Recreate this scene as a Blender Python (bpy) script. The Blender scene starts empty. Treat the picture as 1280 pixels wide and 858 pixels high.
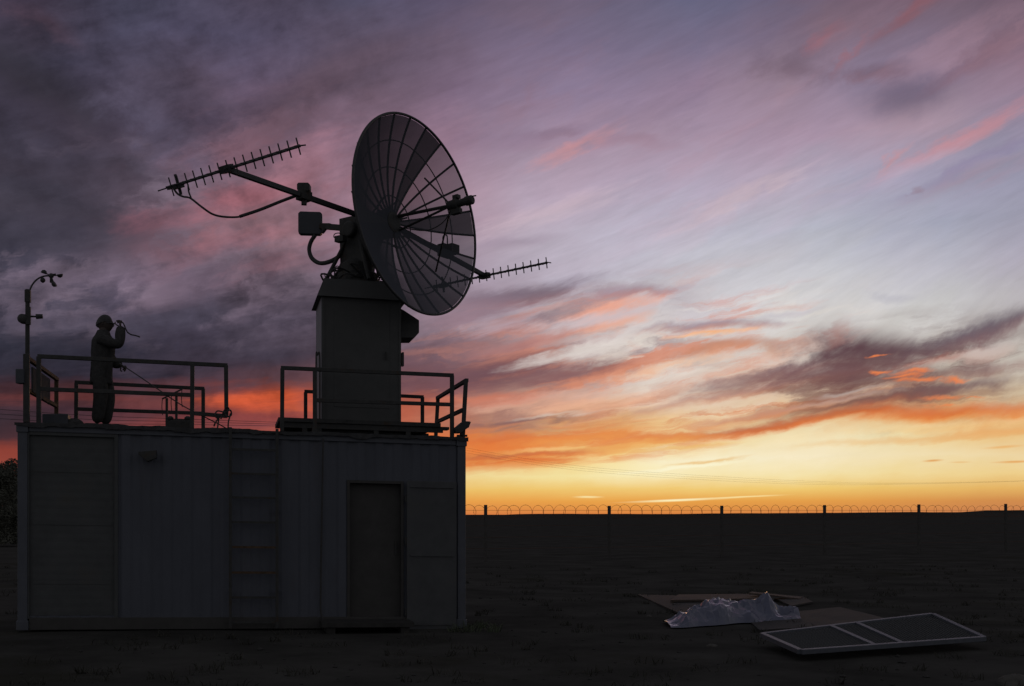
import bpy, bmesh, math, random
from mathutils import Vector as V, Matrix, noise
random.seed(7)
R = math.radians
scn = bpy.context.scene
col = scn.collection
F = 1440.0                      # focal length in photograph pixels
EYE = 1.5
def at(px, py, Y):              # a point seen in the photo, put at its real distance
    return V(((px-640)/F*Y, Y, EYE+(643-py)/F*Y))

# ------------------------------------------------------------------ materials
def lin(c):
    return tuple((x/255/12.92 if x/255 <= .04045 else ((x/255+.055)/1.055)**2.4) for x in c)
def mat(name, base, rough=.6, metal=0., spec=.3, var=.25, scale=6., bump=0., bscale=40., stretch=(1,1,1), dirt=None, dscale=2.):
    m = bpy.data.materials.new(name); m.use_nodes = True
    nt = m.node_tree; b = nt.nodes['Principled BSDF']
    b.inputs['Roughness'].default_value = rough; b.inputs['Metallic'].default_value = metal
    b.inputs['Specular IOR Level'].default_value = spec
    tc = nt.nodes.new('ShaderNodeTexCoord'); mp = nt.nodes.new('ShaderNodeMapping')
    mp.inputs['Scale'].default_value = stretch
    nt.links.new(tc.outputs['Object'], mp.inputs['Vector'])
    n = nt.nodes.new('ShaderNodeTexNoise'); n.inputs['Scale'].default_value = scale; n.inputs['Detail'].default_value = 8
    n.inputs['Roughness'].default_value = .65
    nt.links.new(mp.outputs[0], n.inputs['Vector'])
    r = nt.nodes.new('ShaderNodeValToRGB')
    r.color_ramp.elements[0].position = .3; r.color_ramp.elements[1].position = .72
    r.color_ramp.elements[0].color = tuple(x*(1-var) for x in base)+(1,)
    r.color_ramp.elements[1].color = tuple(min(1, x*(1+var)) for x in base)+(1,)
    nt.links.new(n.outputs['Fac'], r.inputs['Fac'])
    out = r.outputs['Color']
    if dirt:
        n2 = nt.nodes.new('ShaderNodeTexNoise'); n2.inputs['Scale'].default_value = dscale; n2.inputs['Detail'].default_value = 10
        n2.inputs['Roughness'].default_value = .7
        nt.links.new(mp.outputs[0], n2.inputs['Vector'])
        r2 = nt.nodes.new('ShaderNodeMapRange'); r2.inputs['From Min'].default_value = .55; r2.inputs['From Max'].default_value = .7
        nt.links.new(n2.outputs['Fac'], r2.inputs['Value'])
        mx = nt.nodes.new('ShaderNodeMix'); mx.data_type = 'RGBA'
        nt.links.new(r2.outputs['Result'], mx.inputs['Factor']); nt.links.new(out, mx.inputs['A'])
        mx.inputs['B'].default_value = tuple(dirt)+(1,)
        out = mx.outputs['Result']
    nt.links.new(out, b.inputs['Base Color'])
    if bump:
        n3 = nt.nodes.new('ShaderNodeTexNoise'); n3.inputs['Scale'].default_value = bscale; n3.inputs['Detail'].default_value = 6
        nt.links.new(mp.outputs[0], n3.inputs['Vector'])
        bp = nt.nodes.new('ShaderNodeBump'); bp.inputs['Strength'].default_value = bump; bp.inputs['Distance'].default_value = .02
        nt.links.new(n3.outputs['Fac'], bp.inputs['Height']); nt.links.new(bp.outputs['Normal'], b.inputs['Normal'])
    return m
def perforated(name, base, T0):   # sheet full of fine holes: the flatter you look along it, the less comes through
    m = bpy.data.materials.new(name); m.use_nodes = True
    nt = m.node_tree; nt.nodes.clear()
    out = nt.nodes.new('ShaderNodeOutputMaterial'); mix = nt.nodes.new('ShaderNodeMixShader')
    tr = nt.nodes.new('ShaderNodeBsdfTransparent'); d = nt.nodes.new('ShaderNodeBsdfDiffuse')
    d.inputs['Color'].default_value = tuple(base)+(1,)
    g = nt.nodes.new('ShaderNodeNewGeometry'); dt = nt.nodes.new('ShaderNodeVectorMath'); dt.operation = 'DOT_PRODUCT'
    nt.links.new(g.outputs['Normal'], dt.inputs[0]); nt.links.new(g.outputs['Incoming'], dt.inputs[1])
    ab = nt.nodes.new('ShaderNodeMath'); ab.operation = 'ABSOLUTE'; nt.links.new(dt.outputs['Value'], ab.inputs[0])
    mxm = nt.nodes.new('ShaderNodeMath'); mxm.operation = 'MAXIMUM'; mxm.inputs[1].default_value = .08; nt.links.new(ab.outputs[0], mxm.inputs[0])
    iv = nt.nodes.new('ShaderNodeMath'); iv.operation = 'DIVIDE'; iv.inputs[0].default_value = .8; nt.links.new(mxm.outputs[0], iv.inputs[1])
    pw = nt.nodes.new('ShaderNodeMath'); pw.operation = 'POWER'; pw.inputs[0].default_value = T0; nt.links.new(iv.outputs[0], pw.inputs[1])
    nt.links.new(pw.outputs[0], mix.inputs['Fac']); nt.links.new(d.outputs[0], mix.inputs[1]); nt.links.new(tr.outputs[0], mix.inputs[2])
    nt.links.new(mix.outputs[0], out.inputs['Surface'])
    return m
M = {}
M['soil'] = mat('dry_soil', (.062,.061,.058), .95, spec=0, var=.35, scale=.7, bump=.6, bscale=6, dirt=(.045,.044,.036), dscale=.25)
M['hill'] = mat('hill_soil', (.06,.055,.05), .95, spec=0, var=.3, scale=.01)
M['container'] = mat('container_paint', (.104,.114,.140), .55, spec=.25, var=.12, scale=3, stretch=(1,1,.35), dirt=(.098,.102,.118), dscale=1.6, bump=.08)
M['post'] = mat('container_frame_paint', (.104,.114,.138), .5, spec=.3, var=.12, scale=5, dirt=(.095,.10,.115), dscale=3)
M['shutter'] = mat('shutter_paint', (.086,.092,.095), .6, var=.15, scale=4, dirt=(.09,.09,.085))
M['doordark'] = mat('dark_door_steel', (.066,.065,.063), .6, var=.15, scale=5)  # dark frame steel; on the doorway panel it stands for interior shade
M['leaf'] = mat('door_leaf_paint', (.088,.093,.099), .6, var=.15, scale=4, dirt=(.09,.09,.09))
M['steel'] = mat('dark_painted_steel', (.060,.062,.062), .6, spec=.25, var=.3, scale=14, dirt=(.06,.035,.02), dscale=7)
M['tower'] = mat('pedestal_paint', (.102,.106,.107), .65, spec=.2, var=.12, scale=4, dirt=(.085,.085,.085))
M['pale'] = mat('pedestal_pale_steel', (.26,.27,.30), .5, spec=.3, var=.12, scale=6)  # pale sill colour, also paints the skylight on the tower's left face
M['rust'] = mat('rusty_rail', (.11,.075,.05), .8, spec=.15, var=.45, scale=18)
M['felt'] = mat('roofing_felt', (.074,.076,.080), .9, spec=.1, var=.35, scale=8, bump=.5, bscale=20)
M['alu'] = mat('dull_aluminium', (.072,.074,.078), .5, metal=.2, spec=.3, var=.2, scale=20)
M['box'] = mat('grey_blue_enclosure', (.075,.083,.10), .5, spec=.3, var=.12, scale=8)
M['cable'] = mat('black_rubber', (.065,.065,.067), .6, spec=.25, var=.2, scale=30)
M['cloth'] = mat('dark_work_cloth', (.07,.07,.071), .95, spec=.05, var=.3, scale=25, bump=.5, bscale=60)
M['trouser'] = mat('dark_trouser_cloth', (.066,.066,.066), .95, spec=.05, var=.3, scale=25, bump=.5, bscale=60)
M['skin'] = mat('skin', (.085,.068,.06), .6, spec=.3, var=.12, scale=30)
M['hat'] = mat('dark_hat', (.065,.065,.066), .6, spec=.25, var=.15, scale=12)
M['boot'] = mat('boot_leather', (.10,.10,.10), .6, var=.2, scale=20)
M['wire'] = mat('fence_wire_rust', (.16,.07,.045), .75, metal=.2, var=.3, scale=20)
M['concrete'] = mat('concrete_post', (.088,.085,.082), .9, spec=.1, var=.2, scale=9)
M['bark'] = mat('bark', (.06,.055,.05), .9, var=.3, scale=8)
M['leafs'] = mat('leaf_green', (.105,.108,.09), .8, spec=.1, var=.4, scale=1.5)
M['straw'] = mat('dry_grass', (.064,.063,.055), .9, spec=.05, var=.3, scale=3)
M['weed'] = mat('weed_green', (.095,.115,.075), .85, spec=.1, var=.4, scale=6)
M['tarp'] = mat('crumpled_plastic_sheet', (.105,.115,.18), .24, spec=.65, var=.12, scale=5)
M['ply'] = mat('weathered_plywood', (.10,.08,.072), .85, spec=.15, var=.25, scale=5, stretch=(1,6,1), dirt=(.09,.075,.065))
M['plygrey'] = mat('grey_board', (.052,.051,.050), .85, spec=.15, var=.25, scale=5, stretch=(1,5,1))
M['frame'] = mat('pale_panel_frame', (.108,.119,.142), .5, spec=.3, var=.18, scale=9)
M['stone'] = mat('pale_stone', (.11,.106,.10), .9, spec=.1, var=.25, scale=7, bump=.4)
M['mesh_a'] = perforated('perforated_dish_sheet', (.092,.098,.118), .14)
M['mesh_b'] = perforated('open_dish_mesh', (.08,.084,.096), .36)
M['mesh_c'] = perforated('dense_dish_sheet', (.10,.105,.122), .04)
M['infill'] = perforated('panel_wire_infill', (.115,.118,.125), .35)
M['glass'] = mat('lamp_glass', (.10,.105,.11), .15, spec=.5, var=.05)

# ------------------------------------------------------------------ mesh helpers
class MB:
    def __init__(s): s.v = []; s.f = []; s.smooth = False
    def add(s, vs, fs):
        o = len(s.v); s.v += [V(p) for p in vs]; s.f += [tuple(i+o for i in f) for f in fs]; return s
    def obox(s, c, ax, ay, az):           # centre, three half-axis vectors
        c, ax, ay, az = V(c), V(ax), V(ay), V(az)
        vs = [c+i*ax+j*ay+k*az for k in (-1,1) for j in (-1,1) for i in (-1,1)]
        return s.add(vs, [(0,2,3,1),(4,5,7,6),(0,1,5,4),(2,6,7,3),(0,4,6,2),(1,3,7,5)])
    def cbox(s, c, ax, ay, az, ch):       # box with chamfered corners in the ax/az plane
        c, ax, ay, az = V(c), V(ax), V(ay), V(az)
        a, b = ax.length, az.length; ka, kb = 1-ch/a, 1-ch/b
        prof = [(-1,-kb),(-ka,-1),(ka,-1),(1,-kb),(1,kb),(ka,1),(-ka,1),(-1,kb)]
        vs = [c+i*ax+k*az-ay for i,k in prof]+[c+i*ax+k*az+ay for i,k in prof]
        n = 8
        return s.add(vs, [tuple(range(n)), tuple(range(2*n-1, n-1, -1))]+[(i, i+n, (i+1)%n+n, (i+1)%n) for i in range(n)])
    def prism(s, prof, d):                # closed 3D profile swept by d
        n = len(prof); vs = [V(p) for p in prof]+[V(p)+V(d) for p in prof]
        return s.add(vs, [tuple(range(n)), tuple(range(2*n-1, n-1, -1))]+[(i, i+n, (i+1)%n+n, (i+1)%n) for i in range(n)])
    def path(s, pts, r, n=6, closed=False, r1=None):
        pts = [V(p) for p in pts]; L = len(pts); rings = []
        up = None
        for i, p in enumerate(pts):
            a = pts[i-1] if (i > 0 or closed) else p
            b = pts[(i+1) % L] if (i < L-1 or closed) else p
            t = (b-a).normalized()
            if up is None:
                up = t.cross(V((0,0,1)) if abs(t.z) < .9 else V((1,0,0))).normalized()
            up = (up-t*up.dot(t)); up = up.normalized() if up.length > 1e-6 else t.orthogonal().normalized()
            w = t.cross(up)
            rr = r if r1 is None else r+(r1-r)*i/max(1, L-1)
            rings.append([p+rr*(math.cos(k*2*math.pi/n)*up+math.sin(k*2*math.pi/n)*w) for k in range(n)])
        vs = [q for g in rings for q in g]; fs = []
        for i in range(L if closed else L-1):
            j = (i+1) % L
            fs += [(i*n+k, i*n+(k+1)%n, j*n+(k+1)%n, j*n+k) for k in range(n)]
        if not closed:
            fs += [tuple(range(n-1,-1,-1)), tuple((L-1)*n+k for k in range(n))]
        return s.add(vs, fs)
    def tube(s, a, b, r, n=8, r1=None): return s.path([a,b], r, n, r1=r1)
    def bar(s, a, b, w, h=None, up=(0,0,1)):     # square tube
        a, b = V(a), V(b); h = h or w; t = (b-a).normalized(); up = V(up)
        if abs(t.dot(up)) > .98: up = U_
        x = t.cross(up).normalized(); z = x.cross(t)
        return s.obox((a+b)/2, (b-a)/2, x*w/2, z*h/2)
    def lathe(s, c, axis, prof, n=16):    # prof: (radius, height along axis)
        c, ax = V(c), V(axis).normalized(); e = ax.orthogonal().normalized(); g = ax.cross(e)
        vs = [c+ax*h+r*(math.cos(k*2*math.pi/n)*e+math.sin(k*2*math.pi/n)*g) for r,h in prof for k in range(n)]
        L = len(prof); fs = [(i*n+k, i*n+(k+1)%n, (i+1)*n+(k+1)%n, (i+1)*n+k) for i in range(L-1) for k in range(n)]
        fs += [tuple(range(n-1,-1,-1)), tuple((L-1)*n+k for k in range(n))]
        return s.add(vs, fs)
    def mesh(s, name, org):
        me = bpy.data.meshes.new(name); me.from_pydata([p-org for p in s.v], [], s.f); me.validate(); me.update()
        bm = bmesh.new(); bm.from_mesh(me); bmesh.ops.recalc_face_normals(bm, faces=bm.faces); bm.to_mesh(me); bm.free()
        if s.smooth:
            for p in me.polygons: p.use_smooth = True
        return me
    def build(s, name, m, parent=None, bevel=0.):
        org = world(parent) if parent else V((0,0,0))
        if not parent:
            mn = [min(p[i] for p in s.v) for i in range(3)]; mx = [max(p[i] for p in s.v) for i in range(3)]
            org = V(((mn[0]+mx[0])/2, (mn[1]+mx[1])/2, mn[2]))
        o = bpy.data.objects.new(name, s.mesh(name, org)); col.objects.link(o)
        o.data.materials.append(m)
        if parent: o.parent = parent
        else: o.location = org
        if bevel:
            b = o.modifiers.new('bevel', 'BEVEL'); b.width = bevel; b.segments = 2; b.limit_method = 'ANGLE'
        return o
def world(o):
    p = V(o.location)
    while o.parent: o = o.parent; p += o.location
    return p
def tag(o, label=None, cat=None, group=None, kind=None):
    if label: o['label'] = label
    if cat: o['category'] = cat
    if group: o['group'] = group
    if kind: o['kind'] = kind
    return o
def thing(name, loc, label, cat, group=None):
    o = bpy.data.objects.new(name, None); o.location = loc; col.objects.link(o); o.empty_display_size = .2
    return tag(o, label, cat, group)
def crom(pts, k=8):               # smooth curve through points
    pts = [V(p) for p in pts]; out = []
    P = [2*pts[0]-pts[1]]+pts+[2*pts[-1]-pts[-2]]
    for i in range(1, len(P)-2):
        for j in range(k):
            t = j/k; a,b,c,d = P[i-1],P[i],P[i+1],P[i+2]
            out.append(.5*((2*b)+(c-a)*t+(2*a-5*b+4*c-d)*t*t+(3*b-a-3*c+d)*t**3))
    return out+[pts[-1]]

# ------------------------------------------------------------------ frames of reference
TH = math.atan2(.233, .972)
U_ = V((.972, .233, -.0178)); W_ = V((-.233, .972, 0)); Z_ = V((0,0,1))
O_ = V((-6.44, 15.0, -.01)); CL, CW, CH = 5.95, 2.40, 2.70
def C3(a, b, c): return O_+a*U_+b*W_+c*Z_          # container: along, back, up
def a_at(px, b=0.):
    k = (px-640)/F
    return (k*(15+.972*b)+6.44+.233*b)/(.972-.233*k)
def Yab(a, b): return 15+.233*a+.972*b
def fac(px, py, b=0.):                              # photo pixel on the plane b of the container -> point
    a = a_at(px, b); return at(px, py, Yab(a, b))
def gz(x, y):                                       # ground height
    t = min(1, max(0, (x+6.44)/5.79)); z = -.03-.10*t
    f = min(1, max(0, (y-22)/30))
    z = z*(1-f)-.13*f
    amp = .02+.05*min(1, y/60)
    z += amp*(noise.noise(V((x*.35, y*.35, 0)))*.6+noise.noise(V((x*1.3, y*1.3, 3)))*.3)*(1 if y < 200 else 0)
    return z
def gp(px, py):                                     # point on the ground seen at a pixel
    Y = 12.
    for _ in range(30):
        x = (px-640)/F*Y; Y = (EYE-gz(x, Y))*F/(py-643)
    return V(((px-640)/F*Y, Y, gz((px-640)/F*Y, Y)))

# ------------------------------------------------------------------ ground and hills
def geo(a0, a1, n): return [a0*(a1/a0)**(i/n) for i in range(n+1)]
ys = [-300,-80,-20,-5]+[i*.35 for i in range(0, 90)]+geo(32, 4000, 36)
xs = [-x for x in reversed(geo(14, 3500, 26))]+[i*.35 for i in range(-39, 40)]+geo(14, 3500, 26)
vs = [(x, y, gz(x, y)) for y in ys for x in xs]; nx = len(xs)
fs = [(j*nx+i, j*nx+i+1, (j+1)*nx+i+1, (j+1)*nx+i) for j in range(len(ys)-1) for i in range(nx-1)]
g = MB(); g.add(vs, fs); g.smooth = True
go = g.build('ground', M['soil']); tag(go, kind='structure')
def ridge(name, Y0, x0, x1, hf, depth, n=160):
    m = MB(); rows = 5; vs = []
    for j in range(rows):
        s = j/(rows-1); prof = math.sin(math.pi*s)
        for i in range(n+1):
            x = x0+(x1-x0)*i/n
            vs.append((x, Y0+depth*s, -.6+(hf(x)+.6)*prof))
    m.add(vs, [(j*(n+1)+i, j*(n+1)+i+1, (j+1)*(n+1)+i+1, (j+1)*(n+1)+i) for j in range(rows-1) for i in range(n)])
    m.smooth = True
    return tag(m.build(name, M['hill']), kind='structure')
def nz(x, s, k=0): return noise.fractal(V((x*s, k, 0)), .9, 2.0, 5)
ridge('low_rise', 320, -330, 330, lambda x: 1.35+.75*min(1, max(0, (x+20)/150))+.22*nz(x, .03), 60, 400)
ridge('hills', 2400, 820, 1900, lambda x: 1.5+9.0*max(0, min(1, (x-985)/110))+1.2*nz(x, .01, 4), 500, 200)

# ------------------------------------------------------------------ container cabin
ct = thing('shipping_container', C3(CL/2, CW/2, 0), 'long corrugated steel container cabin with a dark doorway, carrying the dish tower', 'container')
def corr(m, a0, a1, c0, c1, b=0., per=.26, dep=.018):
    st = [0, .36, .5, .86]; dv = [0, 0, 1, 1]; pts = []
    k = math.floor(a0/per)-1
    while k*per < a1+per:
        for s_, d in zip(st, dv): pts.append(((k+s_)*per, d*dep))
        k += 1
    def dep_at(a):
        for (p, d), (q, e) in zip(pts, pts[1:]):
            if p <= a <= q: return d+(e-d)*(a-p)/(q-p+1e-9)
        return 0
    sel = [(a0, dep_at(a0))]+[p for p in pts if a0+1e-4 < p[0] < a1-1e-4]+[(a1, dep_at(a1))]
    n = len(sel)
    vs = [C3(a, b+d, c0) for a, d in sel]+[C3(a, b+d, c1) for a, d in sel]
    m.add(vs, [(i, i+1, n+i+1, n+i) for i in range(n-1)])
aS0, aS1 = a_at(36), a_at(143); aD0, aD1 = a_at(434), a_at(505)
def c_at(px, py): p = fac(px, py); return p.z-C3(a_at(px), 0, 0).z
cD1, cD0 = c_at(470, 601), c_at(470, 779); cS1, cS0 = c_at(90, 545), c_at(90, 770)
m = MB()
corr(m, .12, aS0, .16, CH-.10, .03); corr(m, aS1, aD0, .16, CH-.10, .03); corr(m, aD1, CL-.12, .16, CH-.10, .03)
corr(m, aS0, aS1, cS1, CH-.10, .03); corr(m, aD0, aD1, cD1, CH-.10, .03); corr(m, aS0, aS1, .16, cS0, .03)
m.build('front_wall', M['container'], ct)
for nm, a in (('side_wall', .03), ('side_wall', CL-.03)):
    m = MB(); n = 9; vs = []
    pr = [(.12+(CW-.24)*i/36, .03*(i % 4 in (1, 2))) for i in range(37)]
    sgn = 1 if a < 1 else -1
    vs = [C3(a+sgn*d, b, .16) for b, d in pr]+[C3(a+sgn*d, b, CH-.1) for b, d in pr]
    m.add(vs, [(i, i+1, 37+i+1, 37+i) for i in range(36)]); m.build(nm, M['container'], ct)
m = MB(); corr(m, .12, CL-.12, .16, CH-.10, CW-.06); m.build('back_wall', M['container'], ct)
m = MB(); m.obox(C3(CL/2, CW/2, CH-.03), U_*(CL/2-.02), W_*(CW/2-.02), Z_*.02); m.build('roof', M['container'], ct)
m = MB(); m.obox(C3(CL/2, CW/2, .10), U_*(CL/2-.08), W_*(CW/2-.08), Z_*.04); m.build('floor_frame', M['steel'], ct)
for a in (.06, CL-.06):
    for b in (.06, CW-.06):
        m = MB(); m.obox(C3(a, b, CH/2), U_*.06, W_*.06, Z_*(CH/2)); m.build('corner_post', M['post'], ct, .008)
        for c in (.06, CH-.058):
            m = MB(); m.obox(C3(a, b, c), U_*.075, W_*.075, Z_*.062); m.build('corner_casting', M['post'], ct, .008)
for b in (.05, CW-.05):
    m = MB(); m.obox(C3(CL/2, b, CH-.05), U_*(CL/2-.14), W_*.045, Z_*.055); m.build('top_rail', M['post'], ct, .005)
    m = MB(); m.obox(C3(CL/2, b, .08), U_*(CL/2-.14), W_*.045, Z_*.08); m.build('bottom_rail', M['doordark'], ct, .005)
# dark shutter on the left, recessed, with horizontal seams
sh = MB()
nb = 22; hh = (cS1-cS0)/nb
for i in range(nb):
    c0 = cS0+i*hh
    sh.add([C3(aS0, .0615, c0), C3(aS1, .0615, c0), C3(aS1, .06, c0+hh*.5), C3(aS0, .06, c0+hh*.5), C3(aS1, .0615, c0+hh), C3(aS0, .0615, c0+hh)], [(0,1,2,3),(3,2,4,5)])
so = sh.build('shutter', M['shutter'], ct)
for c in (c_at(90, 589), c_at(90, 655), c_at(90, 729)):
    m = MB(); m.obox(C3((aS0+aS1)/2, .0575, c), U_*(aS1-aS0)*.46, W_*.003, Z_*.018); m.build('seam_bar', M['shutter'], so)
m = MB()
for a in (aS0-.02, aS1+.02): m.obox(C3(a, .055, (cS0+cS1)/2), U_*.022, W_*.035, Z_*((cS1-cS0)/2+.04))
m.obox(C3((aS0+aS1)/2, .055, cS1+.02), U_*((aS1-aS0)/2-.003), W_*.035, Z_*.022)
m.build('shutter_frame', M['shutter'], ct)
# doorway: dark panel added in place of the shaded interior
m = MB(); m.obox(C3((aD0+aD1)/2, .16, (cD0+cD1)/2), U_*((aD1-aD0)/2-.002), W_*.02, Z_*((cD1-cD0)/2-.002))
dr = m.build('door', M['doordark'], ct)
m = MB(); m.bar(C3(aD1-.10, .115, cD0+.95), C3(aD1-.10, .115, cD0+1.15), .02, .02, W_); m.bar(C3(aD1-.10, .14, cD0+.96), C3(aD1-.10, .115, cD0+.96), .018); m.bar(C3(aD1-.10, .14, cD0+1.14), C3(aD1-.10, .115, cD0+1.14), .018)
m.build('handle', M['steel'], dr)  # pull on the added doorway panel
m = MB()
for a in (aD0+.02, aD1-.02): m.obox(C3(a, .08, (cD0+cD1)/2), U_*.018, W_*.058, Z_*((cD1-cD0)/2))
m.obox(C3((aD0+aD1)/2, .08, cD1-.02), U_*((aD1-aD0)/2-.04), W_*.058, Z_*.018)
m.build('door_frame', M['doordark'], ct)
m = MB(); m.obox(C3((aD0+aD1)/2, .05, cD0+.012), U_*((aD1-aD0)/2+.01), W_*.07, Z_*.016); m.build('door_sill', M['pale'], ct)
aL0, aL1 = a_at(508), a_at(570); cL0, cL1 = c_at(540, 787), c_at(540, 602)
m = MB(); m.obox(C3((aL0+aL1)/2, -.03, (cL0+cL1)/2), U_*(aL1-aL0)/2, W_*.022, Z_*(cL1-cL0)/2)
lf = m.build('open_door_leaf', M['leaf'], ct, .006)
for c in (cL0+.08, (cL0+cL1)/2, cL1-.08): MB().obox(C3((aL0+aL1)/2, -.06, c), U_*((aL1-aL0)/2-.05), W_*.009, Z_*.012).build('stiffener', M['leaf'], lf)
for c in (cL0+.25, (cL0+cL1)/2+.2, cL1-.25): MB().tube(C3(aL0-.012, -.035, c-.05), C3(aL0-.012, -.035, c+.05), .013).build('hinge', M['steel'], lf)
# step under the door, blocks
st = MB(); st.obox(C3(a_at(455), -.32, .10), U_*.62, W_*.26, Z_*.03)
for a in (-.5, .5): st.obox(C3(a_at(455)+a, -.32, .0), U_*.06, W_*.22, Z_*.068)
tag(st.build('door_step', M['plygrey'], None), 'low plank step on the ground below the dark container doorway', 'step')
# crumpled roofing felt over the roof edge
rf = MB(); na, nb = 190, 10; vs = []
for j in range(nb+1):
    for i in range(na+1):
        a = -.03+(CL+.06)*i/na
        if j == 0: b, c = -.035, CH-.03-.05*abs(nz(a, 2.1, 5))
        elif j == 1: b, c = -.04, CH+.004
        else: b, c = -.03+(CW+.06)*(j-1)/(nb-1), CH+.008
        if j >= 1: c += .028*max(0, nz(a, 1.7, 2+.3*j)+.15)+.016*max(0, nz(a, 6, 9+.5*j))
        vs.append(C3(a, b+(.012*nz(a, 5, 7) if j < 2 else 0), c))
rf.add(vs, [(j*(na+1)+i, j*(na+1)+i+1, (j+1)*(na+1)+i+1, (j+1)*(na+1)+i) for j in range(nb) for i in range(na)])
ro = rf.build('roofing_felt', M['felt'], ct)
RF = CH+.03
# cable down the facade, floodlight on the facade
cb = MB(); cb.path(crom([fac(404, 548, -.03), fac(403, 600, -.02), fac(402, 660, -.02), fac(401, 730, -.02), fac(401, 764, -.03), fac(406, 778, -.05), fac(414, 786, -.10)], 6), .014)
tag(cb.build('wall_cable', M['cable'], None), 'black cable hanging down the container wall left of the doorway', 'cable')
fl = thing('floodlight', fac(183, 570, -.1), 'small dark floodlight fixed high on the container wall', 'floodlight')
p = fac(186, 570, -.16); m = MB()
m.prism([p+V((-.14,0,.055)), p+V((.10,0,.075)), p+V((.10,0,-.03)), p+V((-.02,0,-.075)), p+V((-.14,0,.02))], W_*.12); m.build('lamp_housing', M['steel'], fl, .006)
m = MB(); m.bar(p+W_*.10, p+W_*.205, .03); m.bar(p+W_*.19+Z_*-.06, p+W_*.19+Z_*.06, .05, .02, W_); m.build('bracket', M['steel'], fl)

# ------------------------------------------------------------------ ladder
aA, aB = a_at(288), a_at(346)
ld = thing('ladder', C3((aA+aB)/2, -.12, 0), 'dark steel ladder fixed upright to the container front up to the roof gap', 'ladder')
for a in (aA, aB):
    m = MB(); m.bar(C3(a, -.10, .02), C3(a, -.10, CH+.03), .04, .05, W_)
    for c in (.5, 1.6, CH-.15): m.bar(C3(a, -.075, c), C3(a, .03, c), .03)
    m.build('ladder_rail', M['steel'], ld)
for y in (563, 593, 622.5, 653, 684, 715.5, 746.5, 777):
    c = c_at(317, y); m = MB(); m.bar(C3(aA+.02, -.10, c), C3(aB-.02, -.10, c), .034, .03, Z_)
    m.build('rung', M['rust'] if y in (684, 715.5) else M['steel'], ld)

# ------------------------------------------------------------------ railings on the roof
def railing(label, posts, rails, mt=None, w=.055):
    mt = mt or M['steel']
    base = posts[0][0]
    t = thing('guard_railing', base, label, 'railing', 'guard railings along the roof edge')
    for a, b in posts: MB().bar(a, b, w, w, W_).build('post', mt, t, .004)
    for a, b in rails: MB().bar(a, b, w*.95, w*.95, Z_).build('rail', mt, t, .004)
    return t
bF = .06; bB = CW-.08
def rp(px, b, c): return C3(a_at(px, b), b, c)
def cp(px, py, b): p = fac(px, py, b); return p
def foot(px, b): a = a_at(px, b); return C3(a, b, RF-.02)
railing('front left roof railing, the long one the worker stands behind', [(foot(48.5, bF), cp(48.5, 446, bF)), (foot(240, bF), cp(240.5, 454.5, bF)), (cp(283, 522, bF), cp(282.5, 457, bF))],
        [(cp(47, 445.5, bF), cp(284.5, 457, bF)), (cp(51, 486.5, bF), cp(239, 494, bF)), (cp(243, 517, bF), cp(284, 520.5, bF))])
railing('front right roof railing crossing before the pedestal tower', [(foot(352.5, bF), cp(353, 461, bF)), (foot(393.5, bF), cp(393.5, 463, bF)), (foot(565, bF), cp(565, 469.5, bF))],
        [(cp(351, 460, bF), cp(567, 469.5, bF)), (cp(395, 500.5, bF), cp(564, 506, bF))])
railing('back left roof railing behind the worker', [(foot(95, bB), cp(95.5, 479, bB)), (foot(254, bB), cp(254, 486, bB))],
        [(cp(93.5, 478, bB), cp(255.5, 486, bB)), (cp(97, 511.5, bB), cp(253, 517, bB))])
railing('back right roof railing behind the pedestal tower', [(foot(382, bB), cp(382, 490.5, bB)), (foot(528, bB), cp(528, 496.5, bB))],
        [(cp(380.5, 489.5, bB), cp(529.5, 496.5, bB))])
railing('rusty railing closing the left end of the roof', [(foot(33, .12), cp(33, 445, .12)), (foot(70.5, bB), cp(70.5, 474, bB))],
        [(cp(33, 447, .12), cp(71.5, 474.5, bB)), (cp(33, 487, .12), cp(70, 507.5, bB))], M['rust'])
railing('leaning railing closing the right end of the roof', [(foot(578.5, .10), cp(582.5, 474.5, .10)), (foot(544, bB), cp(547.5, 497, bB))],
        [(cp(583.5, 475.5, .10), cp(546.5, 498, bB)), (cp(579, 512.5, .10), cp(545.5, 528, bB))])
# ladder hand hold left of the tower
p0, p1 = cp(397, 447, .5), cp(397, 530, .5)
hh_ = MB(); hh_.path(crom([p1+U_*-.02, p0+U_*-.02, p0+Z_*.03, p0+U_*.03, p1+U_*.03], 5), .012)
tag(hh_.build('grab_handle', M['steel'], None), 'thin upright grab handle beside the left edge of the pedestal tower', 'handle')

# ------------------------------------------------------------------ weather mast and panel, boxes on the roof
bm_ = .05
ms = thing('weather_mast', foot(34, bm_), 'slim weather mast with a curved arm at the left roof corner', 'mast')
MB().tube(foot(34, bm_), cp(34.5, 362, bm_), .028, 10).build('pole', M['steel'], ms)
MB().bar(foot(33.2, bm_), cp(33.2, 443, bm_), .075, .075, W_).build('base_post', M['steel'], ms, .006)
MB().bar(cp(35.3, 406, bm_-.03), cp(35.3, 384, bm_-.03), .06, .05, W_).build('clamp', M['steel'], ms)
MB().bar(cp(34.8, 378, bm_), cp(34.8, 363, bm_), .07, .07, W_).build('clamp', M['steel'], ms)
m = MB(); m.path(crom([cp(36, 366, bm_), cp(40.5, 356, bm_), cp(47, 349, bm_), cp(55, 345.5, bm_), cp(63, 344.8, bm_)], 6), .011); m.build('curved_arm', M['steel'], ms)
m = MB(); c = cp(64, 345, bm_)
m.tube(c+V((-.02,0,.01)), c+V((.06,0,.02)), .012); m.tube(c, c+V((0,0,-.09)), .02); m.lathe(c+V((0,0,.0)), (0,0,1), [(.03,-.02),(.035,.0),(.02,.03)], 10)
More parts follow.
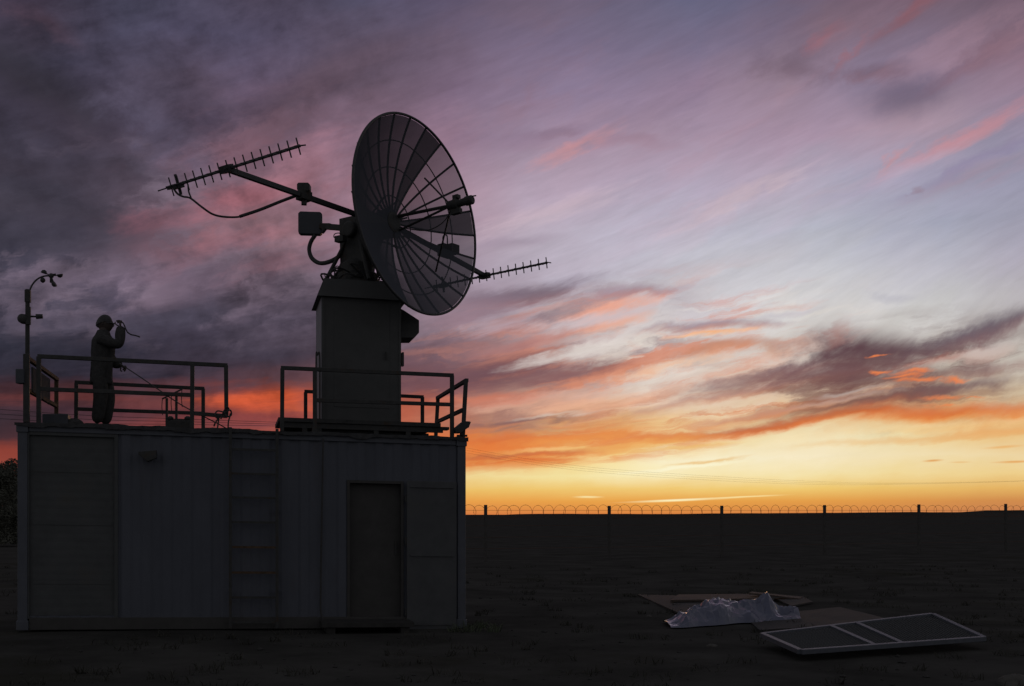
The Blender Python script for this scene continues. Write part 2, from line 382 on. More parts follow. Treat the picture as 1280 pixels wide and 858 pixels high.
an = m.build('wind_sensor', M['steel'], ms)
for dx, dz, dy in ((-.115, .055, .05), (.06, -.12, -.05), (.075, .03, .10)):
    m = MB(); q = c+V((dx, dy, dz)); m.tube(c, q, .007); d = V((-dz, .03, dx)).normalized()
    m.smooth = True
    m.lathe(q, V((dx, dy, dz)).cross(V((0,1,.2))), [(.004,-.035),(.028,-.025),(.04,.0),(.04,.012)], 10); m.build('cup', M['steel'], an)
m = MB(); m.smooth = True; q = cp(53.5, 350.5, bm_); m.lathe(q, (0,0,1), [(.008,-.035),(.028,-.02),(.034,0),(.028,.02),(.008,.035)], 12); m.build('light_sensor', M['steel'], ms)
m = MB(); m.smooth = True; q = cp(29.2, 399, bm_); m.lathe(q, (0,1,0), [(.03,-.06),(.062,-.045),(.066,0),(.062,.045),(.03,.06)], 14); m.tube(q, cp(34, 399, bm_), .015); m.build('round_sensor', M['steel'], ms)
m = MB(); m.tube(cp(35, 395.7, bm_), cp(46, 396, bm_), .012); m.tube(cp(45, 396, bm_), cp(53.3, 395.6, bm_), .034, 12, r1=.03); m.build('camera_tube', M['steel'], ms)
m = MB(); q = cp(26.8, 471, bm_); m.obox(q, V((.055,0,0)), V((0,.06,0)), V((0,0,.095))); m.build('junction_box', M['box'], ms, .01)
m = MB()
a0, a1 = cp(39, 459, .35), cp(60.5, 474, 1.75); b0, b1 = cp(39, 490, .35), cp(60.5, 506, 1.75)
m.prism([a0, a1, b1, b0], U_*.025); tag(m.build('notice_board', M['felt'], None), 'dark flat board hung on the rusty left end railing', 'board')
# low chest
p0 = fac(55, 534, .55); p1 = fac(87, 534, .55); ztop = fac(60, 518.5, .55).z
m = MB(); ax = (p1-p0)/2; cc = (p0+p1)/2; zb = C3(a_at(66,.55), .55, RF).z-.02
m.obox(V((cc.x, cc.y, (zb+ztop)/2)), ax, W_*.16, Z_*((ztop-zb)/2)); tag(m.build('storage_chest', M['box'], None, .012), 'low grey chest on the roof left of the worker', 'chest')
m = MB(); vs = []; c0 = fac(93, 532, .5); zb = C3(a_at(93,.5), .5, RF).z-.02; nn = 14
for j in range(8):
    for i in range(nn):
        th = i*2*math.pi/nn; ph = j/7*math.pi/2; rr = math.cos(ph)*(1+.25*noise.noise(V((th*1.3, j*.6, 1))))
        vs.append(V((c0.x+.13*rr*math.cos(th), c0.y+.16*rr*math.sin(th), zb+.11*math.sin(ph)*(1+.2*noise.noise(V((i*.8, j, 4)))))))
m.add(vs, [(j*nn+i, j*nn+(i+1)%nn, (j+1)*nn+(i+1)%nn, (j+1)*nn+i) for j in range(7) for i in range(nn)]); m.smooth = True
tag(m.build('canvas_bag', M['cloth'], None), 'dark slumped bag beside the low grey chest on the roof', 'bag')
# equipment rack with slanted arm
bR = .75
rk = thing('cable_rack', foot(225, bR), 'two legged rack with a slanted top bar and hanging wires on the roof', 'rack')
for x, yt in ((208.5, 498), (220.5, 492)):
    MB().bar(foot(x, bR), cp(x, yt, bR), .035, .035, W_).build('post', M['steel'], rk)
MB().bar(cp(202.5, 499, bR), cp(228, 486.5, bR), .03, .02).build('slanted_bar', M['steel'], rk)
for x, yt, yb in ((203, 499, 519), (214.5, 494, 514), (227.5, 487, 509)):
    m = MB(); m.path(crom([cp(x, yt, bR), cp(x-.6, (yt+yb)/2, bR), cp(x+.3, yb, bR)], 4), .006, 5); m.build('hanging_wire', M['cable'], rk)
m = MB(); p0, p1 = cp(208, 526.5, bR), cp(242, 526.5, bR); zb = C3(a_at(225, bR), bR, RF).z-.02
m.obox(V(((p0.x+p1.x)/2, (p0.y+p1.y)/2, (p0.z+zb)/2)), (p1-p0)/2, W_*.14, Z_*((p0.z-zb)/2))
bx = m.build('equipment_box', M['steel'], rk, .01)
for x in (213, 234.5):
    m = MB(); m.smooth = True; q = cp(x, 524, bR); m.lathe(q, (0,0,1), [(.03,-.05),(.034,-.01),(.045,.0),(.045,.02),(.02,.04)], 10); m.build('knob', M['steel'], bx)
MB().bar(cp(213, 526, bR), cp(236, 525.5, bR), .03, .04).build('box_rib', M['steel'], bx)
# tangle of cable on the railing end
m = MB(); bq = bF-.03
for seq in ([(282,516),(272,514),(269,519),(272,523),(277,519),(283,515),(288,513),(289,519),(284,521),(281,516)],
            [(279,517),(274,522),(269,529),(267.5,533)], [(285,514),(286,511),(283,509),(281,513)],
            [(288,517),(287,522),(285.5,528),(285,538)], [(274,520),(273,528),(271.5,538)], [(276,524),(280,514),(284,512)]):
    m.path(crom([fac(x, y, bq+.02*math.sin(i*2.1)) for i, (x, y) in enumerate(seq)], 6), .011, 6)
tag(m.build('cable_coil', M['cable'], None), 'tangled dark cable knotted round the lower end of the front railing', 'cable')

# ------------------------------------------------------------------ platform and pedestal tower
pf = thing('roof_platform', C3(4.4, 1.1, RF), 'low dark steel platform under the pedestal tower', 'platform')
aP0, aP1 = a_at(348, .35), a_at(551, .35); cP = c_of = (fac(348, 521.5, .35).z-C3(aP0, .35, 0).z)
m = MB(); m.obox(C3((aP0+aP1)/2, 1.05, cP-.03), U_*(aP1-aP0)/2, W_*.70, Z_*.028); m.build('deck', M['steel'], pf)
m = MB()
for b in (.42, 1.70): m.obox(C3((aP0+aP1)/2+.06, b, cP-.10), U_*((aP1-aP0)/2-.02), W_*.035, Z_*.038)
m.build('deck_beam', M['steel'], pf)
for a in (a_at(381, .42), a_at(393, .42), a_at(399, .42), a_at(470, .42), a_at(510, .42)):
    for b in (.42, 1.70):
        MB().bar(C3(a, b, RF-.02), C3(a, b, cP-.13), .07, .06, W_).build('leg', M['steel'], pf)
m = MB(); m.obox(C3(a_at(548, .4), .5, cP-.07), U_*.16, W_*.1, Z_*.02); m.build('deck_edge', M['steel'], pf)

bT0 = .60; aT0, aT1 = a_at(402.6, bT0), a_at(501.5, bT0); TW = aT1-aT0; bT1 = bT0+TW
zt = fac(450, 372, bT0).z-C3(a_at(450, bT0), 0, 0).z; zc = fac(450, 350, bT0).z-C3(a_at(450, bT0), 0, 0).z
aM, bM = (aT0+aT1)/2, (bT0+bT1)/2
tw = thing('antenna_pedestal', C3(aM, bM, RF), 'tall boxy dark steel pedestal tower standing on the container roof', 'tower')
m = MB(); m.obox(C3(aM, bM, (RF+zt)/2), U_*TW/2, W_*TW/2, Z_*((zt-RF)/2)); m.build('tower_body', M['tower'], tw, .012)
m = MB(); m.obox(C3(aT0-.006, bM, (RF+zt)/2+.1), U_*.005, W_*(TW/2-.02), Z_*((zt-RF)/2-.12)); m.build('side_sheet', M['pale'], tw)  # thin sheet added: light on the left face put into a paler colour
def frust(m, c0, c1, e0, e1):
    q = lambda e, c: [C3(aT0-e, bT0-e, c), C3(aT1+e, bT0-e, c), C3(aT1+e, bT1+e, c), C3(aT0-e, bT1+e, c)]
    m.add(q(e0, c0)+q(e1, c1), [(3,2,1,0),(4,5,6,7)]+[(i, (i+1)%4, (i+1)%4+4, i+4) for i in range(4)])
m = MB(); frust(m, zt-.02, zc, .075, -.03); m.build('cap', M['tower'], tw)
m = MB(); frust(m, RF-.01, RF+.14, .03, .02); m.obox(C3(aT1+.12, bM, RF+.06), U_*.12, W_*.3, Z_*.07); m.build('plinth', M['tower'], tw)
b = bT0+.25; a0 = a_at(502, b)
pr = [fac(501, 386, b), fac(505, 388, b), fac(524, 400.5, b), fac(524, 416, b), fac(518, 422.5, b), fac(501, 422.5, b)]
m = MB(); m.prism(pr, W_*.55); m.build('vent_hood', M['tower'], tw, .008)
m = MB(); m.bar(cp(503.2, 441, bT0+.2), cp(503.2, 458, bT0+.2), .03, .10, W_); m.build('lock_plate', M['tower'], tw)
for x in (404.5, 499.5): MB().bar(C3(a_at(x, bT0), bT0-.004, RF+.2), C3(a_at(x, bT0), bT0-.004, zt-.05), .03, .012, W_).build('edge_strip', M['tower'], tw)
m = MB(); a_ = (aT0+aT1)/2; m.obox(C3(a_, bT0-.003, RF+1.15), U_*.40, W_*.003, Z_*.75); hp = m.build('service_hatch', M['tower'], tw, .004)
m = MB(); m.bar(C3(a_+.34, bT0-.035, RF+1.1), C3(a_+.34, bT0-.035, RF+1.22), .018, .018, W_); m.build('handle', M['steel'], hp)

# ------------------------------------------------------------------ dish antenna
n_ = V((.840, -.535, .089)).normalized(); e2 = Z_.cross(n_).normalized(); e1 = n_.cross(e2)
C_ = V((-1.357, 16.7, 5.838)); RD, DD = 1.446, .457; VX = C_-DD*n_
fl_ = RD*RD/4/DD
MX = C3(aM, bM, 0); top = C3(aM, bM, zc).z; MT = V((MX.x, MX.y, top))
da = thing('dish_antenna', MT, 'large perforated satellite dish on its mount with two yagi aerials on side arms', 'antenna')
def dp(rr, t, off=0.):            # point on the reflector
    return VX+n_*(rr*rr/(RD*RD)*DD+off)+rr*(math.cos(t)*e2+math.sin(t)*e1)
NR = 24; ra = [i*2*math.pi/NR for i in range(NR)]
DENSE = set(); OPEN = set()
def pxy(p): return (640+F*p.x/p.y, 643-F*(p.z-EYE)/p.y)
def nearest_sector(px, py, rr):
    best = None
    for k in range(NR):
        q = pxy(dp(rr, (k+.5)*2*math.pi/NR)); d = (q[0]-px)**2+(q[1]-py)**2
        if best is None or d < best[0]: best = (d, k)
    return best[1]
k0 = nearest_sector(570, 286, 1.05)
DENSE.add(k0)
DENSE.add(nearest_sector(543, 180, 1.1)); DENSE.add(nearest_sector(446, 270, 1.1))
for q in ((560, 205), (571, 226), (580, 262), (575, 312), (556, 222)): OPEN.add(nearest_sector(q[0], q[1], 1.1))
OPEN.add(nearest_sector(500, 345, .9)); OPEN -= DENSE
for k in range(NR):
    m = MB(); nr, nt_ = 8, 3; vs = []
    for i in range(nr+1):
        rr = .13+(RD-.15)*i/nr
        for j in range(nt_+1): vs.append(dp(rr, (k+j/nt_)*2*math.pi/NR))
    m.add(vs, [(i*(nt_+1)+j, i*(nt_+1)+j+1, (i+1)*(nt_+1)+j+1, (i+1)*(nt_+1)+j) for i in range(nr) for j in range(nt_)]); m.smooth = True
    o = m.build('mesh_panel', M['mesh_c' if k in DENSE else 'mesh_b' if k in OPEN else 'mesh_a'], da)
    if k == k0: o['label'] = 'denser darker mesh panel of the dish'
    m = MB(); m.path([dp(.12+(RD-.12)*i/10, ra[k], -.018) for i in range(11)], .017, 5); m.build('rib', M['alu'], da)
for f in (.265, .535, .775):
    m = MB(); m.path([dp(RD*f, i*2*math.pi/72, -.02) for i in range(72)], .009, 5, True); m.build('hoop', M['alu'], da)
m = MB(); m.path([dp(RD, i*2*math.pi/120) for i in range(120)], .02, 8, True); m.smooth = True; m.build('rim', M['alu'], da)
m = MB(); m.lathe(VX, n_, [(.20,-.24),(.22,-.08),(.18,-.035),(.15,-.02),(.15,.012),(.11,.016),(.05,.012),(.03,.012)], 24); m.build('hub', M['steel'], da)
m = MB()
for k in range(8):
    t = (k+.5)*math.pi/4; m.tube(VX-n_*.2+.28*(math.cos(t)*e2+math.sin(t)*e1), dp(RD*.265, t, -.04), .013, 6)
m.build('backing_truss', M['steel'], da)
FP = VX+n_*fl_
m = MB(); m.lathe(FP, n_, [(.04,-.15),(.072,-.14),(.072,-.05),(.085,-.04),(.085,.015),(.05,.025),(.055,.15),(.066,.155),(.066,.26),(.05,.275)], 14); fh = m.build('feed_horn', M['steel'], da, .004)
MB().obox(FP-n_*.02-e1*.105, n_*.075, e2*.04, e1*.035).build('low_noise_amplifier', M['steel'], fh)
MB().obox(FP+n_*.0+e1*.10, n_*.045, e2*.04, e1*.025).build('connector_block', M['steel'], fh)
MB().tube(FP+n_*.24+e1*.05, FP+n_*.33+e1*.04, .010).build('probe', M['steel'], fh)
def near_t(px, py, rr):
    return min((((pxy(dp(rr, t))[0]-px)**2+(pxy(dp(rr, t))[1]-py)**2), t) for t in [i*.01 for i in range(629)])[1]
for (px, py, rr, r) in ((546, 213, RD*.66, .013), (562, 350, RD*.66, .013), (500, 288, .16, .017), (497, 271, .16, .024)):
    MB().tube(dp(rr, near_t(px, py, rr)), FP-n_*.10, r, 6).build('feed_strut', M['steel'], da)
m = MB(); m.path(crom([FP-n_*.1-e1*.08, FP-n_*.3-e1*.22, VX+n_*.55-e1*.25, VX+n_*.1-e1*.1], 8), .008, 5); m.build('feed_cable', M['cable'], da)
# mount
m = MB(); m.lathe(MT, Z_, [(.42,-.01),(.42,.05),(.30,.06),(.30,.20),(.25,.22),(.25,.34),(.17,.40)], 20); m.build('turntable', M['steel'], da)
m = MB(); hb = VX-n_*.28; nh = V((n_.x, n_.y, 0)).normalized()
EL = V((MT.x, MT.y, hb.z-.06))
m.prism([MT+nh*.20+Z_*.3-e2*.15, MT-nh*.22+Z_*.3-e2*.15, EL-nh*.24+Z_*.20-e2*.15, EL+nh*.26+Z_*.22-e2*.15, EL+nh*.30-Z_*.18-e2*.15], e2*.30); m.build('yoke', M['steel'], da, .01)
m = MB(); m.obox(hb-n_*.18, n_*.24, e2*.17, e1*.16); m.lathe(EL-e2*.24, e2, [(.10,0),(.12,.02),(.12,.46),(.10,.48)], 16); m.build('elevation_head', M['steel'], da, .008)
m = MB()
for s, q in ((-1, -.2), (1, -.2), (-1, .22), (1, .22)):
    m.tube(MT+nh*(q*2.1)+e2*.30*s+Z_*.02, EL+nh*q*.55+e2*.12*s-Z_*.12, .03, 8)
m.tube(MT-nh*.44-e2*.1+Z_*.02, EL-nh*.16-Z_*.22, .035, 8)
m.build('mount_leg', M['steel'], da)
m = MB(); bxc = at(388, 280, 17.78)
m.cbox(bxc, V((.983,.12,0)).normalized()*.182, V((-.12,.983,0)).normalized()*.07, Z_*.172, .03); eb = m.build('electronics_box', M['box'], da, .008)
m = MB(); aa = at(402, 283, 17.75)
m.bar(aa, EL-nh*.2+Z_*.08, .10, .085); m.prism([at(402, 279, 17.6), at(412, 279, 17.6), at(402, 292, 17.6)], e2*.05)
m.build('box_arm', M['steel'], da, .005)
m = MB(); m.path(crom([at(394, 294, 17.7), at(388.5, 303, 17.72), at(386.5, 313, 17.72), at(390, 323, 17.68), at(399, 329, 17.6), at(410, 328, 17.5), at(422, 322, 17.4), at(433, 311, 17.3), at(440, 303, 17.3)], 6), .033, 8); m.smooth = True; m.build('cable_loop', M['cable'], da)
m = MB(); m.obox(at(426, 299, 17.0), nh*.08, e2*.05, Z_*.045); m.path(crom([at(421, 297, 17), at(417.5, 297, 17), at(418, 293, 17), at(423, 291.5, 17), at(428, 293, 17)], 5), .008, 5); m.build('limit_switch', M['steel'], da, .004)
m = MB(); rnd = random.Random(3)
for k in range(26):
    t = rnd.uniform(0, 6.28); t2 = t+rnd.uniform(-1.2, 1.2); r0, r1 = rnd.uniform(.25, .52), rnd.uniform(.2, .5)
    z0, z1 = rnd.uniform(0, .05), rnd.uniform(.02, .32)
    P = lambda rr, tt, z: MT+V((rr*math.cos(tt), rr*math.sin(tt), z))
    m.path(crom([P(r0, t, z0), P(r0+.05, (t+t2)/2, (z0+z1)/2+rnd.uniform(.02, .14)), P(r1, t2, z1), P(r1-.12, t2+.3, rnd.uniform(0, .2))], 5), rnd.choice((.008, .011, .015)), 5)
m.build('cable_bundle', M['cable'], da)
# side arms and yagis
B0 = VX-n_*.16
LP = at(283.5, 211.5, 14.33); RP = at(606, 345, 18.9)
m = MB(); m.bar(B0, LP, .062); m.build('side_arm', M['alu'], da)
m = MB(); m.bar(VX-n_*.1+e2*.1, RP, .062); m.build('side_arm', M['alu'], da)
m = MB(); q = min((LP+(B0-LP)*(i/200) for i in range(201)), key=lambda p: abs(pxy(p)[0]-380.5))
m.bar(q-Z_*.12, q+Z_*.12, .07, .07); m.cbox(q+Z_*.11, V((.085,0,0)), V((0,.065,0)), Z_*.055, .02); m.obox(q, e2*.10, n_*.06, Z_*.06); m.build('rotator', M['steel'], da, .004)
m = MB(); q2 = at(557, 314, 18.0)
m.obox(q2, e2*.14, n_*.06, Z_*.09); m.obox(q2+V((.12,0,.03)), e2*.10, n_*.05, Z_*.07); m.path(crom([q2+Z_*.05-V((.03,0,0)), q2+Z_*.22-V((.04,0,0)), q2+Z_*.24+V((.02,0,0)), q2+Z_*.06+V((.03,0,0))], 5), .012, 6); m.build('rotator', M['steel'], da, .004)
yd = V((.838, -.541, .062)).normalized(); ye2_ = Z_.cross(yd).normalized(); ye1_ = yd.cross(ye2_)
def yagi(P, a, b, s0, s1, ne, half, roll):
    ye1 = ye1_*math.cos(roll)-ye2_*math.sin(roll); ye2 = ye2_*math.cos(roll)+ye1_*math.sin(roll)
    m = MB(); m.bar(P-yd*a, P+yd*b, .028, .028); yo = m.build('yagi_aerial', M['alu'], da)
    for i in range(ne):
        t = s0+(s1-s0)*i/(ne-1); q = P+yd*t
        h = half*(1.08 if i == 0 else 1-.10*i/ne)
        MB().tube(q-ye1*h, q+ye1*h, .0095, 5).build('element', M['alu'], yo)
        q = q+yd*.03
        MB().tube(q-ye2*h, q+ye2*h, .0095, 5).build('element', M['alu'], yo)
    q = P+yd*(s0+.13)
    m = MB(); m.bar(q-ye1*.13, q+ye1*.13, .03, .022, yd); m.bar(q-ye2*.11, q+ye2*.11, .02, .02, yd); m.obox(q-ye1*.02, yd*.07, ye2*.035, ye1*.03); m.obox(q-yd*.12-ye1*.005, yd*.07, ye2*.025, ye1*.024); m.tube(q-yd*.15, q-yd*.38, .009); m.build('driven_element', M['alu'], yo)
    m = MB(); m.obox(P, yd*.08, ye2*.05, ye1*.045); m.build('boom_clamp', M['steel'], yo)
yagi(LP, 1.08, 1.235, -1.02, 1.205, 16, .110, R(19))
yagi(RP, 1.02, 1.20, -.98, 1.185, 16, .096, R(6))
m = MB(); m.path(crom([at(217, 236, 14.9), at(222, 242.5, 14.85), at(229, 246, 14.8), at(238, 248, 14.75), at(251, 258, 14.7), at(266, 268, 14.8), at(283, 271.5, 15.0), at(303, 270.5, 15.2), at(325, 262, 15.35), at(350, 252, 15.5), at(374, 244, 15.6)], 6), .0135, 6); m.smooth = True
m.path(crom([at(235, 231, 14.85), at(236, 240, 14.8), at(239, 248, 14.75)], 5), .011, 5)
m.path(crom([at(300, 270.8, 15.17), at(325, 262.4, 15.36), at(352, 251.6, 15.5), at(375, 243, 15.6)], 5), .024, 6)
m.build('aerial_cable', M['cable'], da)

# ------------------------------------------------------------------ person
def skin(verts, edges, radii, sub=2):
    me = bpy.data.meshes.new('t'); me.from_pydata(verts, edges, []); ob = bpy.data.objects.new('t', me); col.objects.link(ob)
    sk = ob.modifiers.new('s', 'SKIN'); sk.use_smooth_shade = True
    if not me.skin_vertices: me.attributes  # layer is made with the modifier
    if not me.skin_vertices:
        bm = bmesh.new(); bm.from_mesh(me); bm.verts.layers.skin.verify(); bm.to_mesh(me); bm.free()
    for i, r in enumerate(radii):
        d = me.skin_vertices[0].data[i]; d.radius = r if isinstance(r, tuple) else (r, r); d.use_root = (i == 0)
    ss = ob.modifiers.new('u', 'SUBSURF'); ss.levels = sub; ss.render_levels = sub
    dg = bpy.context.evaluated_depsgraph_get(); ev = ob.evaluated_get(dg); em = ev.to_mesh()
    vs = [V(v.co) for v in em.vertices]; fs = [tuple(p.vertices) for p in em.polygons]
    ev.to_mesh_clear(); bpy.data.objects.remove(ob); bpy.data.meshes.remove(me)
    return vs, fs
PB = at(129, 540, 16.75); aP = (PB-O_).dot(U_); PB.z = C3(a_at(129, 1.0), 1.0, RF).z+.0
PF, PL_ = V((1, .12, 0)).normalized(), V((-.12, 1, 0)).normalized()     # forward (to the right of the photo), left
def P3(x, y, z): return PB+PF*x+PL_*y+Z_*z
def put(m, r): vs, fs = r; m.add(vs, fs)
body = MB(); body.smooth = True
LG = [((-.02, .09, .90), (.05, .10, .50), (.0, .10, .10)), ((-.03, -.09, .90), (-.01, -.10, .50), (-.07, -.10, .10))]
# continuous figure: pelvis, spine, neck, head core, arms, legs
bv = [P3(-.02,0,.93), P3(-.02,0,1.15), P3(-.01,0,1.32), P3(.0,0,1.42), P3(.02,0,1.55)]
be = [(0,1),(1,2),(2,3),(3,4)]; br = [.11,.11,.095,.062,.08]
for (h, k, a) in LG:
    i = len(bv); bv += [P3(*h), P3(*k), P3(*a)]; be += [(0,i),(i,i+1),(i+1,i+2)]; br += [.085,.06,.045]
ARM = [((.0,-.19,1.32), (.27,-.20,1.225), (.275,-.13,1.49)), ((-.02,.19,1.31), (.06,.22,1.05), (.215,.10,.985))]
for (s, e, w) in ARM:
    i = len(bv); bv += [P3(*s), P3(*e), P3(*w)]; be += [(2,i),(i,i+1),(i+1,i+2)]; br += [.045,.042,.03]
put(body, skin(bv, be, br))
def headmesh():
    vs = []; nu, nv = 28, 20; c = P3(.025, 0, 1.565)
    for j in range(nv+1):
        ph = -math.pi/2+math.pi*j/nv
        for i in range(nu):
            th = i*2*math.pi/nu; x = math.cos(ph)*math.cos(th); y = math.cos(ph)*math.sin(th); z = math.sin(ph)
            X, Yy, Zz = x*.108, y*.08, z*.128
            f = max(0, x)
            if z < 0: X *= 1-.10*(-z) if x < 0 else 1; Yy *= 1-.28*(-z)
            nose = math.exp(-((y/.22)**2))*math.exp(-(((z+.18)/.22)**2))*(f > .2); X += .028*nose
            X += .008*math.exp(-((y/.5)**2))*math.exp(-(((z-.22)/.12)**2))*f          # brow
            X -= .010*math.exp(-(((abs(y)-.38)/.16)**2))*math.exp(-(((z-.02)/.14)**2))*f  # eye sockets
            X += .008*math.exp(-((y/.35)**2))*math.exp(-(((z+.55)/.10)**2))*f          # lips
            X += .014*math.exp(-((y/.3)**2))*math.exp(-(((z+.85)/.2)**2))*max(0, x+.3)   # chin
            vs.append(c+PF*X+PL_*Yy+Z_*Zz)
    return vs, [(j*nu+i, j*nu+(i+1)%nu, (j+1)*nu+(i+1)%nu, (j+1)*nu+i) for j in range(nv) for i in range(nu)]
put(body, headmesh())
for s in (-1, 1):                # ears
    put(body, skin([P3(.01, s*.074, 1.56), P3(.0, s*.085, 1.585), P3(-.005, s*.08, 1.54)], [(0,1),(0,2)], [(.018,.01)]*3, 1))
    for_eye = P3(.105, s*.03, 1.572)
    e_ = MB(); e_.lathe(for_eye, PF, [(.002,-.012),(.010,-.006),(.012,0),(.009,.006),(.002,.009)], 8); body.add(e_.v, e_.f)
def hand(w, d, pn, curl, rad=.0102):           # wrist, pointing, palm normal
    d, pn = V(d).normalized(), V(pn).normalized(); sd = d.cross(pn).normalized(); pn = sd.cross(d)
    put(body, skin([w-d*.04, w+d*.02, w+d*.055, w+d*.09], [(0,1),(1,2),(2,3)], [(.028,.024),(.034,.018),(.041,.016),(.040,.014)], 1))
    for k, L in enumerate((.072, .082, .078, .060)):
        b = w+d*.085+sd*(.030-.020*k); pts = [b-d*.02]; dd = d.copy(); p = b
        for j, f in enumerate((.45, .32, .23)):
            ang = curl*(j+.5)*.7; dj = (d*math.cos(ang)+pn*math.sin(ang)); p = p+dj*L*f; pts.append(p)
        put(body, skin([V(x) for x in pts], [(0,1),(1,2),(2,3)], [rad, rad, rad*.93, rad*.8], 1))
    b = w+d*.03+sd*.03; pts = [b-sd*.01, b+(d*.5+sd*.6+pn*.4)*.04, b+(d*.8+sd*.35+pn*.75)*.07, b+(d*.9+sd*.05+pn*.9)*.085]
    put(body, skin(pts, [(0,1),(1,2),(2,3)], [.012,.0105,.0095,.008], 1))
w1 = P3(.275,-.13,1.49); hand(w1, PF*-.15+Z_*1., PF*-.5+PL_*.8, 1.5)
w2 = P3(.215,.10,.985); hand(w2, PF*.8-Z_*.55-PL_*.15, PL_*-.9-Z_*.3, 1.2)
pe = body.build('person', M['skin']); tag(pe, 'person in dark jacket and hat standing on the roof with one hand raised', 'person')
j = MB(); j.smooth = True
prof = [(.69,-.030,.150,.180),(.705,-.030,.157,.186),(.80,-.028,.152,.180),(.92,-.020,.148,.174),(1.02,-.012,.150,.178),(1.14,-.004,.166,.200),(1.24,.0,.166,.212),(1.31,-.002,.158,.208),(1.36,-.004,.136,.168),(1.40,-.004,.110,.116),(1.44,.0,.094,.090),(1.465,.002,.086,.082),(1.47,.002,.078,.076)]
nu = 36; vs = []
for (z, cx_, rx, ry) in prof:
    for i in range(nu):
        th = i*2*math.pi/nu; f_ = 1+.035*noise.noise(V((math.cos(th)*2, math.sin(th)*2, z*7)))+.018*noise.noise(V((th*5, 2, z*16)))
        vs.append(P3(cx_+rx*f_*math.cos(th), ry*f_*math.sin(th), z))
L = len(prof)
j.add(vs, [(q*nu+i, q*nu+(i+1)%nu, (q+1)*nu+(i+1)%nu, (q+1)*nu+i) for q in range(L-1) for i in range(nu)]+[tuple(range(nu-1,-1,-1)), tuple((L-1)*nu+i for i in range(nu))])
for (s, e, w) in ARM:
    s, e, w = V(s), V(e), V(w); a_ = [s-(e-s)*.15, s, (s+e)/2, e, (e+w)/2, w+(w-e)*.10]
    put(j, skin([P3(*q) for q in a_], [(i, i+1) for i in range(5)], [.085,.094,.090,.092,.086,.064]))
j.build('jacket', M['cloth'], pe)
co = MB(); co.smooth = True; co.lathe(P3(-.01,0,1.37), Z_+PF*.25, [(.108,-.03),(.096,.02),(.088,.075),(.080,.078),(.072,.02)], 18); co.build('collar', M['cloth'], pe)
t = MB(); t.smooth = True
tv = [P3(-.02,0,.88)]; te = []; tr_ = [(.12,.13)]
for (h, k, a) in LG:
    i = len(tv); tv += [P3(*h), P3((h[0]+k[0])/2, h[1], .70), P3(*k), P3((k[0]+a[0])/2, k[1], .28), P3(*a)]; te += [(0,i)]+[(i+q, i+q+1) for q in range(4)]; tr_ += [.108,.118,.110,.098,.090]
put(t, skin(tv, te, tr_)); t.build('trousers', M['trouser'], pe)
for s in (-1, 1):
    b = MB(); b.smooth = True
    put(b, skin([P3(-.05, s*.11, .10), P3(-.045, s*.11, .045), P3(.05, s*.115, .045), P3(.13, s*.12, .035)], [(0,1),(1,2),(2,3)], [.06,(.05,.045),(.05,.042),(.045,.03)], 2)); b.build('boot', M['boot'], pe)
ha = MB(); ha.smooth = True; put(ha, skin([P3(-.03,0,1.60), P3(-.038,0,1.545), P3(-.035,0,1.50)], [(0,1),(1,2)], [(.078,.082),(.066,.074),(.045,.058)], 2)); ha.build('hair', M['hat'], pe)
h = MB(); h.smooth = True; vs = []; nu, nv = 28, 9; c = P3(.012, 0, 1.60)
for q in range(nv+1):
    ph = (math.pi/2)*q/nv
    for i in range(nu):
        th = i*2*math.pi/nu; sq = math.cos(ph)**.8; x = .117*sq*math.cos(th); y = .092*sq*math.sin(th); z = .112*math.sin(ph)-.012-.045*max(0, -math.cos(th)+.15)*math.cos(ph)
        vs.append(c+PF*(x-z*.02)+PL_*y+Z_*(z+x*.02))
h.add(vs, [(q*nu+i, q*nu+(i+1)%nu, (q+1)*nu+(i+1)%nu, (q+1)*nu+i) for q in range(nv) for i in range(nu)])
ho = h.build('hat', M['hat'], pe)
br_ = MB(); vs = []
for s_ in (0, 1):
    for i in range(13):
        th = -1.15+2.3*i/12
        for rr in (.95, 1.0+.30*math.cos(th*1.25)):
            vs.append(c+PF*(.120*math.cos(th)*rr)+PL_*(.092*math.sin(th)*min(rr, 1.06))+Z_*(-.022+s_*.008-.012*(rr > 1)))
fs = [(2*i, 2*i+1, 2*i+3, 2*i+2) for i in range(12)]; fs += [tuple(26+k for k in f) for f in fs]; fs += [(2*i+1, 2*i+3, 26+2*i+3, 26+2*i+1) for i in range(12)]
br_.add(vs, fs); br_.build('brim', M['hat'], ho)
# cord in the raised hand, rope from the lower hand to the roof edge
Yp = PB.y
m = MB(); m.path(crom([w1+Z_*.07-PF*.01, w1+Z_*.075+PF*.03, at(158, 413, Yp-.10), at(160, 416, Yp-.05), at(164, 418.5, Yp-.05), at(169, 419.5, Yp-.05), at(175, 421.5, Yp-.05)], 6), .010, 6)
m.smooth = True; tag(m.build('hand_strap', M['cable'], None), 'short dark strap dangling from the raised hand of the person', 'strap')
m = MB(); m.path(crom([w2+PF*.05-Z_*.02, at(150, 455, Yp-.1), at(170, 468, Yp-.2), at(195, 485, Yp-.4), at(226, 506, Yp-.7), at(255, 521, Yp-.95), at(280, 534, 15.95), at(296, 545, 15.70)], 6), .008, 6)
m.smooth = True; tag(m.build('rope', M['cable'], None), 'taut thin rope running from the person down to the roof edge', 'rope')
